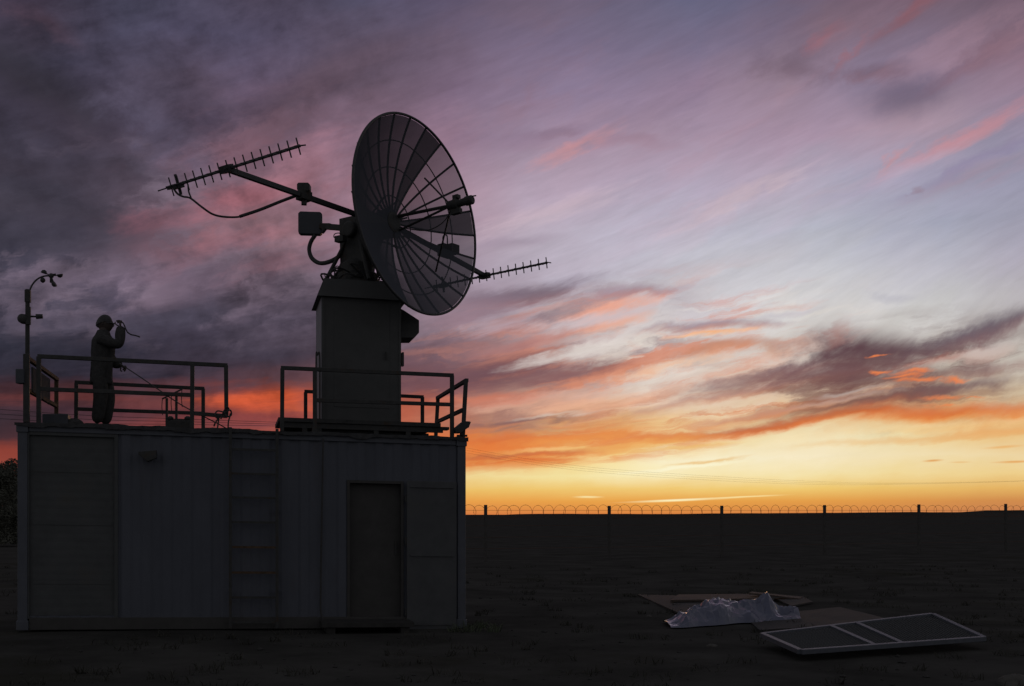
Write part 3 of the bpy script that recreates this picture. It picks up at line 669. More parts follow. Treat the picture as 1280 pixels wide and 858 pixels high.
# floodlight on the right corner
fl = thing('floodlight', fac(578, 546, .0), 'dark tilted floodlight on the right roof corner', 'floodlight')
m = MB(); b = -.05
m.prism([fac(568, 536, b), fac(580, 526.5, b), fac(588, 527, b), fac(585, 535, b), fac(577, 541, b), fac(570, 541, b)], W_*.22); hs = m.build('lamp_housing', M['steel'], fl, .006)
m = MB(); m.prism([fac(588.2, 527.5, b+.02), fac(585.4, 534.6, b+.02), fac(585.9, 534.8, b+.02), fac(588.8, 527.6, b+.02)], W_*.18); m.build('lens', M['glass'], hs)
m = MB(); m.bar(fac(577, 549, .03), fac(577, 538, .03), .05, .03, W_); m.bar(fac(571, 545, .03), fac(584, 545, .03), .03, .03); m.build('bracket', M['steel'], fl)

# ------------------------------------------------------------------ far fence with flat razor coils
Y0 = 40.; fb = V((-.0229*Y0, Y0, 0)); fd = V((.1115*Y0, .0495*Y0, 0)); flen = fd.length; fu = fd.normalized()
fe = thing('razor_wire_fence', fb+fd*2.5+V((0,0,-.13)), 'distant fence of concrete posts topped with rusty razor wire coils', 'fence')
PH = {0:631.3, 1:632.5, 2:632.3, 3:631.5, 4:630.7, 5:630}
for i in range(-3, 8):
    p = fb+fd*i; zt_ = EYE+(643-PH.get(i, 631))/F*p.y; zb = gz(p.x, p.y)-.1
    m = MB(); m.obox(V((p.x, p.y, (zt_+zb)/2)), fu*.048, fu.cross(Z_)*.048, Z_*((zt_-zb)/2)); m.build('post', M['concrete'], fe, .01)
rnd = random.Random(5)
for i in range(-3, 7):
    m = MB(); nl = 11
    for k in range(nl):
        s = (k+.5)/nl+rnd.uniform(-.012, .012); p = fb+fd*(i+s); r = .232*rnd.uniform(.93, 1.05)
        zc_ = EYE+(643-632)/F*p.y-.235+rnd.uniform(-.018, .018); tl = rnd.uniform(-.10, .10)
        pts = [V((p.x, p.y, zc_))+fu*(r*math.cos(q*math.pi/12)+tl*r*math.sin(q*math.pi/12))+Z_*r*1.02*math.sin(q*math.pi/12)+fu.cross(Z_)*.05*math.sin(q*math.pi/12+k) for q in range(24)]
        m.path(pts, .0058, 4, True)
        for q in range(0, 24, 3):     # barbs
            b = pts[q]; m.tube(b-fu*.012-Z_*.02, b+fu*.012+Z_*.02, .003, 3)
    m.build('razor_coil', M['wire'], fe)
m = MB()
for z in (.3, .7, 1.1, 1.40, 1.62):
    m.path([fb+fd*i+Z_*(z if z < 1.5 else EYE+(643-638.2)/F*(fb+fd*i).y) for i in range(-3, 8)], .0045, 4)
m.build('line_wire', M['wire'], fe)

# ------------------------------------------------------------------ power line
pl = thing('power_line', V((-9.5, 75, -.13)), 'sagging overhead wires crossing the sky low behind the cabin', 'power line')
p0 = V(((450-640)/F*75, 75, -.2)); ptop = at(450, 530, 75)
MB().tube(p0, V((p0.x, p0.y, ptop.z+.2)), .12, 8, r1=.09).build('pole', M['bark'], pl)
m = MB(); m.bar(V((p0.x-.8, p0.y, ptop.z)), V((p0.x+.8, p0.y, ptop.z)), .1, .1); m.build('crossarm', M['bark'], pl)
for k, (dy, dz) in enumerate(((0, 0), (3.4, .0), (6.8, .0))):
    pts = [at(-120, 503+dy*1.9, 46), at(0, 512+dy*1.7, 49), at(120, 520+dy*1.4, 53), at(230, 524+dy, 57.5), at(345, 528+dy*.7, 64), at(450, 531.5+dy*.5, 75)]
    MB().path(crom(pts, 8), .010, 4).build('wire', M['cable'], pl)
    pts = [at(450, 531.5+dy*.5, 75), at(585, 560.5+dy*.9, 82), at(730, 583.5+dy*.8, 92), at(900, 596+dy*.75, 106), at(1020, 602+dy*.55, 118), at(1120, 604+dy*.25, 130), at(1280, 601+dy*.1, 152), at(1420, 594+dy*.1, 178)]
    MB().path(crom(pts, 8), .0045, 4).build('wire', M['wire'], pl)
q = at(1420, 594, 178)
MB().tube(V((q.x, q.y, -.3)), q+V((0,0,.2)), .13, 8, r1=.1).build('pole', M['bark'], pl)
q = at(-120, 504, 46)
MB().tube(V((q.x, q.y, -.3)), q+V((0,0,.2)), .13, 8, r1=.1).build('pole', M['bark'], pl)

# ------------------------------------------------------------------ trees at the far left
def tree(base, h, rad, label, seed):
    rnd = random.Random(seed); t = thing('tree', base, label, 'tree', 'trees behind the left end of the cabin')
    m = MB(); top_ = base+V((.2, 0, h*.75)); m.path([base-V((0,0,.2)), base+V((.1,.05,h*.35)), top_], .16, 8, r1=.05)
    lim = []
    for k in range(12):
        z = h*rnd.uniform(.3, .75); a = rnd.uniform(0, 6.28); L = rad*rnd.uniform(.5, .95)
        s = base+V((.1, 0, z)); e = s+V((math.cos(a)*L, math.sin(a)*L, h*.18)); m.tube(s, e, .05, 6, r1=.015); lim.append(e)
    m.build('trunk', M['bark'], t)
    m = MB()
    cl = lim+[base+V((rnd.uniform(-.5,.5)*rad, rnd.uniform(-.5,.5)*rad, h*rnd.uniform(.45,.9))) for _ in range(22)]+[base+V((rnd.uniform(-.9,.9)*rad, rnd.uniform(-.6,.6)*rad, h*rnd.uniform(.05,.45))) for _ in range(34)]
    for c in cl:
        rr = rad*rnd.uniform(.22, .40)
        for _ in range(330):
            d = V((rnd.gauss(0,1), rnd.gauss(0,1), rnd.gauss(0,1))).normalized()*rr*rnd.random()**.4; p = c+d; p.z = max(p.z, base.z+.15)
            u = V((rnd.gauss(0,1), rnd.gauss(0,1), rnd.gauss(0,1))).normalized(); w = u.orthogonal().normalized(); s = rnd.uniform(.035, .10)
            m.add([p-u*s, p+w*s*.45, p+u*s, p-w*s*.45], [(0,1,2,3)])
    m.build('crown', M['leafs'], t)
p = at(-8, 643, 58); p.z = -.13; tree(p, 4.6, 1.5, 'dark bushy tree cut off by the left edge of the photo', 1)
p = at(16, 643, 66); p.z = -.13; tree(p, 3.9, 1.0, 'smaller dark bush beside the left edge of the container', 2)

# ------------------------------------------------------------------ rubbish on the ground
def sheet(label, pts, th, m_, name='board', cat='board', group=None):
    m = MB(); a, b, c, d = [V(p) for p in pts]; n = 10; vs = []
    for j_ in range(5):
        for i in range(n+1):
            s, t_ = i/n, j_/4
            p = (a*(1-s)+b*s)*(1-t_)+(d*(1-s)+c*s)*t_; vs.append(p+Z_*.012*noise.noise(p*1.7))
    k = len(vs); vs2 = [p-Z_*th for p in vs]
    q = lambda j_, i: j_*(n+1)+i
    fs = [(q(j_,i), q(j_,i+1), q(j_+1,i+1), q(j_+1,i)) for j_ in range(4) for i in range(n)]
    fs += [tuple(k+x for x in reversed(f)) for f in list(fs)]
    edge = [q(0,i) for i in range(n)]+[q(j_,n) for j_ in range(4)]+[q(4,i) for i in range(n,0,-1)]+[q(j_,0) for j_ in range(4,0,-1)]
    fs += [(edge[i], edge[(i+1)%len(edge)], edge[(i+1)%len(edge)]+k, edge[i]+k) for i in range(len(edge))]
    m.add(vs+vs2, fs)
    return tag(m.build(name, m_), label, cat, group)
def up(p, h): return V((p.x, p.y, p.z+h))
grp = 'loose boards lying in the rubbish pile'
def az_(px, py, h): Y = (EYE-h)*F/(py-643); return V(((px-640)/F*Y, Y, h))
g0 = gp(880, 760).z
sheet('grey board lying under the left end of the rubbish pile', [az_(866,774,g0+.04), az_(905,762,g0+.045), az_(856,745,g0+.05), az_(797,743,g0+.04)], .03, M['plygrey'], group=grp)
sheet('long brownish board lying along the back of the crumpled plastic sheet', [az_(838,750,g0+.10), az_(960,748,g0+.09), az_(940,742.5,g0+.09), az_(848,743.5,g0+.10)], .035, M['ply'], group=grp)
sheet('dark flat board between the plastic sheet and the framed panel', [az_(950,788,g0+.035), az_(1120,776,g0+.04), az_(1050,759,g0+.04), az_(930,770,g0+.035)], .03, M['plygrey'], group=grp)
sheet('narrow pale plank sticking out behind the plastic peak', [az_(936,741.5,g0+.17), az_(1000,748.5,g0+.06), az_(1004,746,g0+.06), az_(940,739.5,g0+.17)], .03, M['ply'], 'plank', 'plank', grp)
sheet('grey plank lying right of the plastic peak', [az_(990,757,g0+.05), az_(1016,752,g0+.05), az_(1004,746,g0+.05), az_(968,748,g0+.05)], .03, M['plygrey'], 'plank', 'plank', grp)
def tarp():
    m = MB(); nu, nv = 40, 18; vs = []; rnd = random.Random(8)
    L = gp(838, 786); Rr = gp(1001, 776)
    def fold(x, y, s, k):                 # sharp folds, rounded bellies
        return 1-abs(2*noise.noise(V((x*s, y*s, k))))
    for j_ in range(nv+1):
        for i in range(nu+1):
            s = (i+rnd.uniform(-.35, .35)*(0 < i < nu))/nu; t_ = (j_+rnd.uniform(-.3, .3)*(0 < j_ < nv))/nv
            x = L.x+(Rr.x-L.x)*s; y0 = L.y+(Rr.y-L.y)*s
            y = y0+(t_-.08)*(1.25-.35*abs(2*s-1))+.16*noise.noise(V((s*5, 0, 7)))
            prof = math.sin(math.pi*min(1, max(0, t_)))**.6
            lift = .13+.17*math.exp(-((s-.36)/.17)**2)+.08*math.exp(-((s-.6)/.10)**2)+.23*math.exp(-(abs(s-.77)/(.10 if s < .77 else .07))**1.6)*math.exp(-((t_-.5)/.34)**2)+.04*math.exp(-((s-.17)/.05)**2)
            lift *= .35+.65*min(1, s/.12)
            d = .13*(fold(s*5, t_*2.2+s*1.5, 1.0, 2)-.6)+.055*(fold(s*9, t_*5, 1.1, 5)-.6)+.02*rnd.uniform(-1, 1)
            hol = -.16*math.exp(-((s-.87)/.05)**2-((t_-.25)/.16)**2)
            vs.append((x, y, max(gz(x, y)+.012, gz(x, y)+.02+prof*(lift+d*min(1, s/.08)+hol))))
    fs = []
    for j_ in range(nv):
        for i in range(nu):
            a = j_*(nu+1)+i; b, c, d = a+1, a+nu+2, a+nu+1
            fs += [(a,b,c),(a,c,d)] if (i+j_) % 2 else [(a,b,d),(b,c,d)]
    m.add(vs, fs)
    return tag(m.build('plastic_sheet', M['tarp']), 'crumpled pale bluish plastic sheet rising to a peak on the rubbish pile', 'tarpaulin')
tarp()
fp = thing('framed_panel', V((4.2, 13.3, -.1)), 'flat metal framed mesh panel with two crossbars lying on the ground', 'panel')
def at_z(px, py, h):
    Y = (EYE-h)*F/(py-643); return V(((px-640)/F*Y, Y, h))
cB, cR, cLf, cT = at_z(1001, 815, -.03), at_z(1230, 798.5, .0), at_z(953, 794, .02), at_z(1163, 766.5, .17)
cT = cR+(cLf-cB)+Z_*.12
pn_ = (cR-cB).cross(cLf-cB).normalized()
def edge_bar(a, b, w, nm='frame_bar', h=.055): MB().bar(a, b, w, h, pn_).build(nm, M['frame'], fp, .004)
edge_bar(cB, cR, .075); edge_bar(cLf, cT, .07); edge_bar(cB, cLf, .07); edge_bar(cR, cT, .07)
for s in (.385, .535): edge_bar(cB+(cR-cB)*s, cLf+(cT-cLf)*s, .065, 'crossbar')
m = MB(); ins = lambda s, t_: (cB*(1-s)+cR*s)*(1-t_)+(cLf*(1-s)+cT*s)*t_-pn_*.012
N1, N2 = 60, 36; vs = [ins(i/N1, k/N2)+pn_*.006*noise.noise(V((i*.5, k*.5, 0))) for k in range(N2+1) for i in range(N1+1)]
m.add(vs, [(k*(N1+1)+i, k*(N1+1)+i+1, (k+1)*(N1+1)+i+1, (k+1)*(N1+1)+i) for k in range(N2) for i in range(N1)]); m.build('mesh_infill', M['infill'], fp)
m = MB()
for k in range(-20, 60):              # welded lattice, on the diagonal
    for d in (1, -1):
        pts = [(k/40+t_*d*.62, t_) for t_ in [i/24 for i in range(25)]]
        pts = [q for q in pts if .004 < q[0] < .996]
        if len(pts) > 1: m.path([ins(*q)+pn_*.016 for q in pts], .006, 4)
m.build('lattice', M['infill'], fp)
def rock(px, py, w, h, label, seed):
    p = gp(px, py); m = MB(); nn = 16; vs = []
    for j_ in range(9):
        for i in range(nn):
            th = i*2*math.pi/nn; ph = -.5+2.07*j_/8; r = 1+.22*noise.noise(V((math.cos(th)*1.3+seed, math.sin(th)*1.3, ph)))
            vs.append(V((p.x+w*r*math.cos(ph)*math.cos(th), p.y+w*.8*r*math.cos(ph)*math.sin(th), p.z+h*math.sin(ph)*r)))
    m.add(vs, [(j_*nn+i, j_*nn+(i+1)%nn, (j_+1)*nn+(i+1)%nn, (j_+1)*nn+i) for j_ in range(8) for i in range(nn)])
    return tag(m.build('stone', M['stone']), label, 'stone')
rock(1272, 856, .20, .10, 'pale stone at the bottom right corner of the picture', 1)
rock(890, 808, .07, .03, 'small pale stone on bare ground in front of the plastic sheet', 5)
rock(811, 771, .05, .03, 'tiny pale stone on bare ground left of the rubbish pile', 9)
# weeds
def tufts(name, label, cat, spots, n, hmin, hmax, seed, m_):
    rnd = random.Random(seed); m = MB()
    for (x, y, r) in spots:
        for _ in range(n):
            a = rnd.uniform(0, 6.28); q = r*rnd.random()**.5; b = V((x+q*math.cos(a), y+q*math.sin(a), 0)); b.z = gz(b.x, b.y)-.01
            h_ = rnd.uniform(hmin, hmax); d = V((rnd.gauss(0,.5), rnd.gauss(0,.5), 0)); w = V((math.cos(a), math.sin(a), 0))*.006
            m.add([b-w, b+w, b+d*h_*.5+Z_*h_*.6+w*.7, b+d*h_*.5+Z_*h_*.6-w*.7, b+d*h_*1.3+Z_*h_*.9], [(0,1,2,3),(3,2,4)])
    return tag(m.build(name, m_), label, cat, kind='stuff')
pc = gp(606, 790); pc2 = gp(590, 786)
tufts('weeds', 'low weeds growing at the right corner of the container', 'weeds', [(pc.x, pc.y, .22), (pc2.x, pc2.y+.1, .2), (pc.x-.35, pc.y+.05, .15)], 60, .05, .18, 4, M['weed'])
sp = []; rnd = random.Random(11)
for _ in range(420):
    Y = rnd.uniform(9.5, 36); X = (rnd.uniform(-40, 1320)-640)/F*Y
    lx = V((X, Y, 0))-O_
    if -.3 < lx.dot(U_) < 6.2 and -.3 < lx.dot(W_) < 2.8: continue
    sp.append((X, Y, rnd.uniform(.05, .3)))
tufts('grass', 'sparse dry grass tufts over the bare ground', 'grass', sp, 26, .03, .12, 12, M['straw'])
rnd = random.Random(21); m = MB()
for _ in range(900):
    Y = rnd.uniform(9, 30); X = (rnd.uniform(-40, 1320)-640)/F*Y; s = rnd.uniform(.008, .03)*(2 if rnd.random() < .05 else 1); c = V((X, Y, gz(X, Y)+s*.2))
    vs = [c+V((s*x*rnd.uniform(.6,1.2), s*y*rnd.uniform(.6,1.2), s*.6*z*rnd.uniform(.6,1.2))) for x,y,z in ((1,0,0),(-1,0,0),(0,1,0),(0,-1,0),(0,0,1),(0,0,-1))]
    m.add(vs, [(0,2,4),(2,1,4),(1,3,4),(3,0,4),(2,0,5),(1,2,5),(3,1,5),(0,3,5)])
tag(m.build('gravel', M['plygrey']), 'scattered gravel over the bare ground', 'gravel', kind='stuff')

# ------------------------------------------------------------------ sky: evening clouds laid out by compass direction and height
# every entry: a column of the photo (turned into azimuth) and the colour of the sky there, row by row (turned into elevation)
SKY = {
 0:   [(0,58,58,76),(100,62,66,84),(200,66,68,88),(320,70,66,84),(440,78,76,98),(560,92,84,108),(640,104,92,112),(720,106,96,118),(800,104,98,122),(880,98,98,124),(960,96,94,120),(1040,104,90,108),(1120,112,86,98),(1200,104,84,96),(1280,96,80,96)],
 60:  [(0,60,58,76),(60,70,60,75),(100,64,66,86),(200,70,70,92),(320,80,78,102),(440,92,80,98),(560,112,96,116),(640,120,106,130),(720,122,110,136),(800,118,108,132),(880,118,110,136),(960,120,106,128),(1040,130,106,120),(1120,122,104,122),(1200,118,100,116),(1280,110,92,108)],
 120: [(0,56,56,70),(100,64,64,84),(200,74,70,88),(280,82,74,92),(320,86,78,100),(400,98,82,98),(480,108,90,106),(560,124,104,126),(640,140,122,146),(720,142,126,152),(800,144,126,150),(880,146,126,150),(960,152,130,146),(1040,140,124,146),(1120,132,122,146),(1200,136,116,136),(1280,140,112,128)],
 180: [(0,60,58,74),(100,66,62,78),(200,78,74,94),(280,84,76,96),(320,94,81,98),(400,122,96,112),(480,130,106,124),(560,142,116,136),(640,152,134,154),(720,164,140,158),(800,166,144,163),(880,166,146,166),(960,164,142,162),(1040,166,144,164),(1120,168,144,160),(1200,160,140,156),(1280,150,134,156)],
 240: [(0,62,60,74),(100,68,64,78),(200,84,78,94),(280,110,90,104),(340,130,102,116),(400,146,112,126),(480,158,126,142),(600,170,142,158),(640,176,158,176),(720,180,162,180),(800,178,166,186),(880,180,168,188),(960,182,166,184),(1040,172,166,184),(1120,164,160,182),(1200,158,152,174),(1280,148,146,168)],
 300: [(0,56,56,68),(60,68,66,82),(100,66,64,78),(200,96,84,98),(280,120,100,112),(340,142,112,122),(400,138,114,128),(500,154,130,146),(600,174,154,170),(640,184,170,184),(720,188,178,194),(800,188,184,200),(880,188,186,200),(960,186,184,198),(1040,178,180,194),(1120,170,170,186),(1200,162,164,182),(1280,156,154,172)],
 350: [(0,62,60,74),(60,74,70,86),(120,94,84,100),(180,116,100,116),(240,108,94,110),(300,118,98,112),(360,120,104,118),(440,124,104,120),(600,166,150,166),(640,178,168,184),(680,176,166,180),(720,186,178,192),(800,196,192,202),(880,198,196,204),(960,200,198,204),(1040,198,198,204),(1120,192,190,200),(1200,182,180,190),(1280,172,166,180)],
 400: [(0,50,49,62),(60,62,59,72),(120,78,72,88),(180,90,82,100),(220,76,70,86),(280,80,72,86),(340,92,82,98),(440,104,90,104),(600,152,134,146),(640,172,156,166),(720,196,180,180),(800,212,204,204),(880,204,196,200),(960,212,210,210),(1040,210,206,204),(1120,206,204,202),(1200,198,196,196),(1280,180,174,178)],
 440: [(0,44,44,56),(100,46,46,60),(200,54,50,64),(260,62,56,70),(340,68,60,72),(440,80,66,78),(560,120,96,106),(600,140,112,118),(640,156,124,126),(700,184,152,148),(760,206,190,186),(820,222,216,210),(880,218,204,194),(940,220,210,204),(980,218,210,202),(1040,206,200,194),(1120,200,194,188),(1200,196,188,182),(1280,190,184,178)],
 480: [(0,44,41,52),(100,46,42,54),(200,52,46,58),(260,76,56,66),(340,90,62,68),(390,100,66,70),(480,112,74,78),(580,124,88,92),(640,140,106,106),(700,166,130,124),(760,200,172,162),(820,222,208,196),(880,222,204,190),(940,216,196,182),(980,212,190,176),(1040,206,186,174),(1120,200,184,172),(1200,198,186,172),(1280,200,190,178)],
 508: [(0,74,48,54),(100,92,54,56),(200,108,60,60),(260,136,66,58),(300,160,72,56),(350,172,80,58),(400,176,84,62),(480,180,90,66),(590,182,112,94),(640,188,150,136),(700,212,164,138),(760,226,186,158),(820,234,202,178),(880,230,206,182),(940,228,200,170),(980,224,194,160),(1040,220,190,158),(1120,216,180,146),(1200,212,180,144),(1280,204,184,156)],
 533: [(0,52,42,50),(100,84,52,58),(200,118,62,63),(260,126,66,68),(350,134,72,74),(400,166,84,74),(480,180,92,70),(590,168,112,94),(640,176,134,114),(700,206,156,116),(760,230,172,116),(820,238,196,140),(880,236,204,154),(940,236,208,160),(980,236,208,160),(1040,238,206,154),(1120,234,184,124),(1200,234,174,110),(1280,220,164,106)],
 555: [(0,66,46,52),(100,110,56,58),(300,160,80,70),(500,214,110,64),(590,226,124,62),(640,228,144,80),(700,234,168,98),(760,238,188,116),(820,241,210,146),(880,242,218,164),(940,243,224,176),(980,243,224,180),(1040,244,228,188),(1120,239,222,174),(1200,236,206,150),(1280,233,194,134)],
 575: [(0,140,64,54),(200,160,80,60),(500,220,130,70),(590,226,140,74),(640,234,164,92),(700,242,200,122),(760,247,226,164),(820,249,238,200),(880,249,238,202),(1000,247,233,198),(1120,241,223,180),(1280,237,212,162)],
 595: [(0,150,72,60),(500,232,190,120),(590,240,216,152),(700,243,224,158),(800,249,235,186),(900,247,229,176),(1040,243,223,166),(1280,237,205,138)],
 612: [(0,140,66,56),(500,232,180,96),(590,237,194,106),(800,241,202,118),(1000,239,201,113),(1280,227,177,99)],
 627: [(0,130,62,54),(500,228,152,74),(590,232,160,75),(800,233,163,74),(1000,229,159,74),(1280,207,139,78)],
 643: [(0,110,56,52),(500,212,122,66),(590,215,126,68),(800,219,131,66),(1000,209,127,68),(1280,197,124,80)],
}
for ry in SKY:                                       # the left of the sky is a dusky, slightly warmer violet
    if ry <= 300: SKY[ry] = [(r[0], r[1]*1.06, r[2], r[3]*.985) if r[0] < 350 else r for r in SKY[ry]]
UN = 14.4                                            # 1 unit = 100 photo pixels near the middle
def UVp(px, py):
    az = math.atan((px-640)/F); el = math.atan((643-py)/F*math.cos(az)); return az*UN, el*UN
w = bpy.data.worlds.new('World'); scn.world = w; w.use_nodes = True
wt = w.node_tree; wt.nodes.clear(); NN, LK = wt.nodes, wt.links
def setin(nd, i, v):
    if hasattr(v, 'is_output'): nd.id_data.links.new(v, nd.inputs[i])
    else: nd.inputs[i].default_value = v
def mth(op, a, b=None, c=None, clamp=False, tree=None):
    n = (tree or wt).nodes.new('ShaderNodeMath'); n.operation = op; n.use_clamp = clamp
    for i, x in enumerate((a, b, c)):
        if x is not None: setin(n, i, x)
    return n.outputs[0]
def smooth(x, lo, hi, tree=None, t0=0., t1=1., kind='SMOOTHSTEP'):
    n = (tree or wt).nodes.new('ShaderNodeMapRange'); n.interpolation_type = kind
    setin(n, 0, x); n.inputs[1].default_value = lo; n.inputs[2].default_value = hi; n.inputs[3].default_value = t0; n.inputs[4].default_value = t1
    return n.outputs[0]
def mixc(f, a, b, mode='MIX'):
    n = NN.new('ShaderNodeMix'); n.data_type = 'RGBA'; n.blend_type = mode
    for k, x in (('Factor', f), ('A', a), ('B', b)):
        s = [q for q in n.inputs if q.name == k and q.enabled][0]
        if hasattr(x, 'is_output'): LK.new(x, s)
        else: s.default_value = x if k == 'Factor' else (tuple(x)+(1,))[:4]
    return [q for q in n.outputs if q.enabled][0]
tc = NN.new('ShaderNodeTexCoord'); sx = NN.new('ShaderNodeSeparateXYZ'); LK.new(tc.outputs['Generated'], sx.inputs[0])
dx, dy, dz = sx.outputs
az = mth('ARCTAN2', dx, dy); el = mth('ARCSINE', dz, clamp=False)
U0 = mth('MULTIPLY', az, UN); V0 = mth('MULTIPLY', el, UN)
def comb(x, y, z=0.):
    n = NN.new('ShaderNodeCombineXYZ'); setin(n, 0, x); setin(n, 1, y); setin(n, 2, z); return n.outputs[0]
def noi(x, y, z, scale, detail, rough, dist=0., lac=2.):
    n = NN.new('ShaderNodeTexNoise'); LK.new(comb(x, y, z), n.inputs['Vector']); n.inputs['Scale'].default_value = scale
    n.inputs['Detail'].default_value = detail; n.inputs['Roughness'].default_value = rough; n.inputs['Distortion'].default_value = dist; n.inputs['Lacunarity'].default_value = lac
    return n.outputs['Fac']
def lincomb(a, ka, b, kb): return mth('ADD', mth('MULTIPLY', a, ka), mth('MULTIPLY', b, kb))
# drift direction of the cirrus: rising to the right, flatter near the horizon
flat = smooth(V0, .4, 3.2)                            # 0 near the horizon, 1 higher up
sl = lincomb(flat, .26, 1., .10)                      # slope of the streaks
Xs = mth('ADD', U0, mth('MULTIPLY', V0, .30)); Ys = mth('SUBTRACT', V0, mth('MULTIPLY', U0, sl))
fib = noi(mth('MULTIPLY', Xs, .30), mth('MULTIPLY', Ys, 1.9), 3.3, 1.25, 6, .62, .25)     # streaks
fine = noi(mth('MULTIPLY', Xs, .55), mth('MULTIPLY', Ys, 3.6), 9.1, 2.6, 4, .66, .2)      # threads
puf = noi(mth('MULTIPLY', U0, .75), mth('SUBTRACT', mth('MULTIPLY', V0, 1.15), mth('MULTIPLY', U0, .16)), 1.7, .95, 6, .60, .35)   # lumps
puf2 = noi(mth('MULTIPLY', U0, .9), mth('SUBTRACT', mth('MULTIPLY', V0, 1.25), mth('MULTIPLY', U0, .2)), 6.2, 2.1, 5, .62, .2)
leftness = smooth(U0, -3.6, .4, None, 1., 0.)
hor = smooth(V0, .05, 1.0)                            # nothing moves at the horizon itself
wu = mth('MULTIPLY', mth('SUBTRACT', puf, .5), 1.1); wv = mth('ADD', mth('MULTIPLY', mth('SUBTRACT', fib, .5), .55), mth('MULTIPLY', mth('SUBTRACT', puf2, .5), .28))
Uw = mth('ADD', U0, mth('MULTIPLY', wu, hor)); Vw = mth('ADD', V0, mth('MULTIPLY', wv, hor))
# --- large colour field
UA, UB = UVp(-160, 430)[0], UVp(1440, 430)[0]
posn = mth('DIVIDE', mth('SUBTRACT', Uw, UA), UB-UA, clamp=True)
def interp(row, px):
    xs_ = [r[0] for r in row]
    if px <= xs_[0]: return row[0][1:]
    if px >= xs_[-1]: return row[-1][1:]
    for a, b in zip(row, row[1:]):
        if a[0] <= px <= b[0]:
            t = (px-a[0])/(b[0]-a[0]); t = t*t*(3-2*t)*.5+t*.5
            return tuple(a[k]+(b[k]-a[k])*t for k in (1,2,3))
rowsy = sorted(SKY)
fieldc = None
NS = 30
for ry in reversed(rowsy):                            # from the horizon upwards
    cr_ = NN.new('ShaderNodeValToRGB'); e = cr_.color_ramp; e.interpolation = 'LINEAR'
    for k in range(NS):
        p = k/(NS-1); u = UA+(UB-UA)*p; px = 640+F*math.tan(u/UN)
        c = lin(interp(SKY[ry], px))
        st_ = e.elements[k] if k < 2 and k < len(e.elements) else e.elements.new(p)
        st_.position = p; st_.color = c+(1,)
    LK.new(posn, cr_.inputs[0])
    v = UVp(640, ry)[1]
    if fieldc is None: fieldc = cr_.outputs[0]
    else: fieldc = mixc(smooth(Vw, vprev, v, kind='LINEAR'), fieldc, cr_.outputs[0])
    vprev = v
# --- one cloud: a bent streak with a frayed outline
def streak(u_in, v_in, nz_, cx, cy, ca, sa, ia, ib, curve, fray):
    f = mth
    # x = ((U-cx)cos + (V-cy)sin)/A , y = ((V-cy)cos - (U-cx)sin)/B, folded into multiply-adds
    x = f('MULTIPLY_ADD', u_in, ca*ia, f('MULTIPLY_ADD', v_in, sa*ia, -(cx*ca+cy*sa)*ia))
    y = f('MULTIPLY_ADD', v_in, ca*ib, f('MULTIPLY_ADD', u_in, -sa*ib, -(cy*ca-cx*sa)*ib))
    xx = f('MULTIPLY', x, x)
    if curve: y = f('MULTIPLY_ADD', xx, -curve*ib/(ia*ia), y)
    r = f('SQRT', f('MULTIPLY_ADD', y, y, xx))
    fray *= .62
    r = f('MULTIPLY_ADD', nz_, -fray, f('ADD', r, .5*fray))
    return smooth(r, .08, 1.22, None, 1., 0.), y
tex = {'f': mth('ADD', mth('MULTIPLY', fib, .54), mth('MULTIPLY', fine, .46)), 'p': mth('ADD', mth('MULTIPLY', puf, .48), mth('MULTIPLY', puf2, .52))}
for q in ('f', 'p'): tex[q] = smooth(tex[q], .27, .73, kind='LINEAR')
tex['m'] = mth('MULTIPLY', mth('ADD', tex['f'], tex['p']), .5)
Ul = mth('ADD', U0, mth('MULTIPLY', mth('SUBTRACT', puf2, .5), .8)); Vl = mth('ADD', V0, mth('MULTIPLY', mth('ADD', mth('SUBTRACT', fib, .5), mth('MULTIPLY', mth('SUBTRACT', puf, .5), .7)), mth('MULTIPLY', .36, hor)))
# --- feathered sheets: long threads of cloud inside a wide soft patch of sky
def sheet_(px, py, A, B, deg, sx_, sy_, slope, seed, lo, hi, top, bot, op, puffy=False):
    global fieldc
    cx, cy = UVp(px, py); ia, ib = 100/A, 100/B; c, s_ = math.cos(R(deg)), math.sin(R(deg))
    x = mth('MULTIPLY_ADD', U0, c*ia, mth('MULTIPLY_ADD', V0, s_*ia, -(cx*c+cy*s_)*ia)); y = mth('MULTIPLY_ADD', V0, c*ib, mth('MULTIPLY_ADD', U0, -s_*ib, -(cy*c-cx*s_)*ib))
    z = smooth(mth('SQRT', mth('MULTIPLY_ADD', y, y, mth('MULTIPLY', x, x))), .25, 1.1, None, 1., 0.)
    n = noi(mth('MULTIPLY', Ul, sx_), mth('MULTIPLY_ADD', Ul, -slope*sy_, mth('MULTIPLY', Vl, sy_)), seed, 1., 5, .63, .3)
    m_ = mth('MULTIPLY', mth('MULTIPLY', smooth(n, lo, hi), z), op)
    col_ = mixc(smooth(y, -.7, .7), lin(bot), lin(top)) if top != bot else lin(top)
    fieldc = mixc(m_, fieldc, col_)
sheet_(700, 445, 250, 120, 4, .55, 2.6, .16, 21.3, .46, .66, (132,100,110), (128,88,90), .72)
sheet_(770, 440, 330, 105, 7, .60, 3.4, .18, 33.7, .47, .64, (206,138,122), (226,138,96), .80)
sheet_(850, 430, 260, 85, 8, .55, 3.0, .18, 45.1, .50, .66, (226,220,216), (236,220,200), .75)
sheet_(900, 510, 330, 50, 6, .55, 4.4, .14, 57.9, .48, .64, (190,130,112), (228,140,84), .75)
sheet_(720, 556, 260, 36, 4, .50, 6.0, .08, 63.3, .46, .62, (220,126,74), (224,116,58), .80)
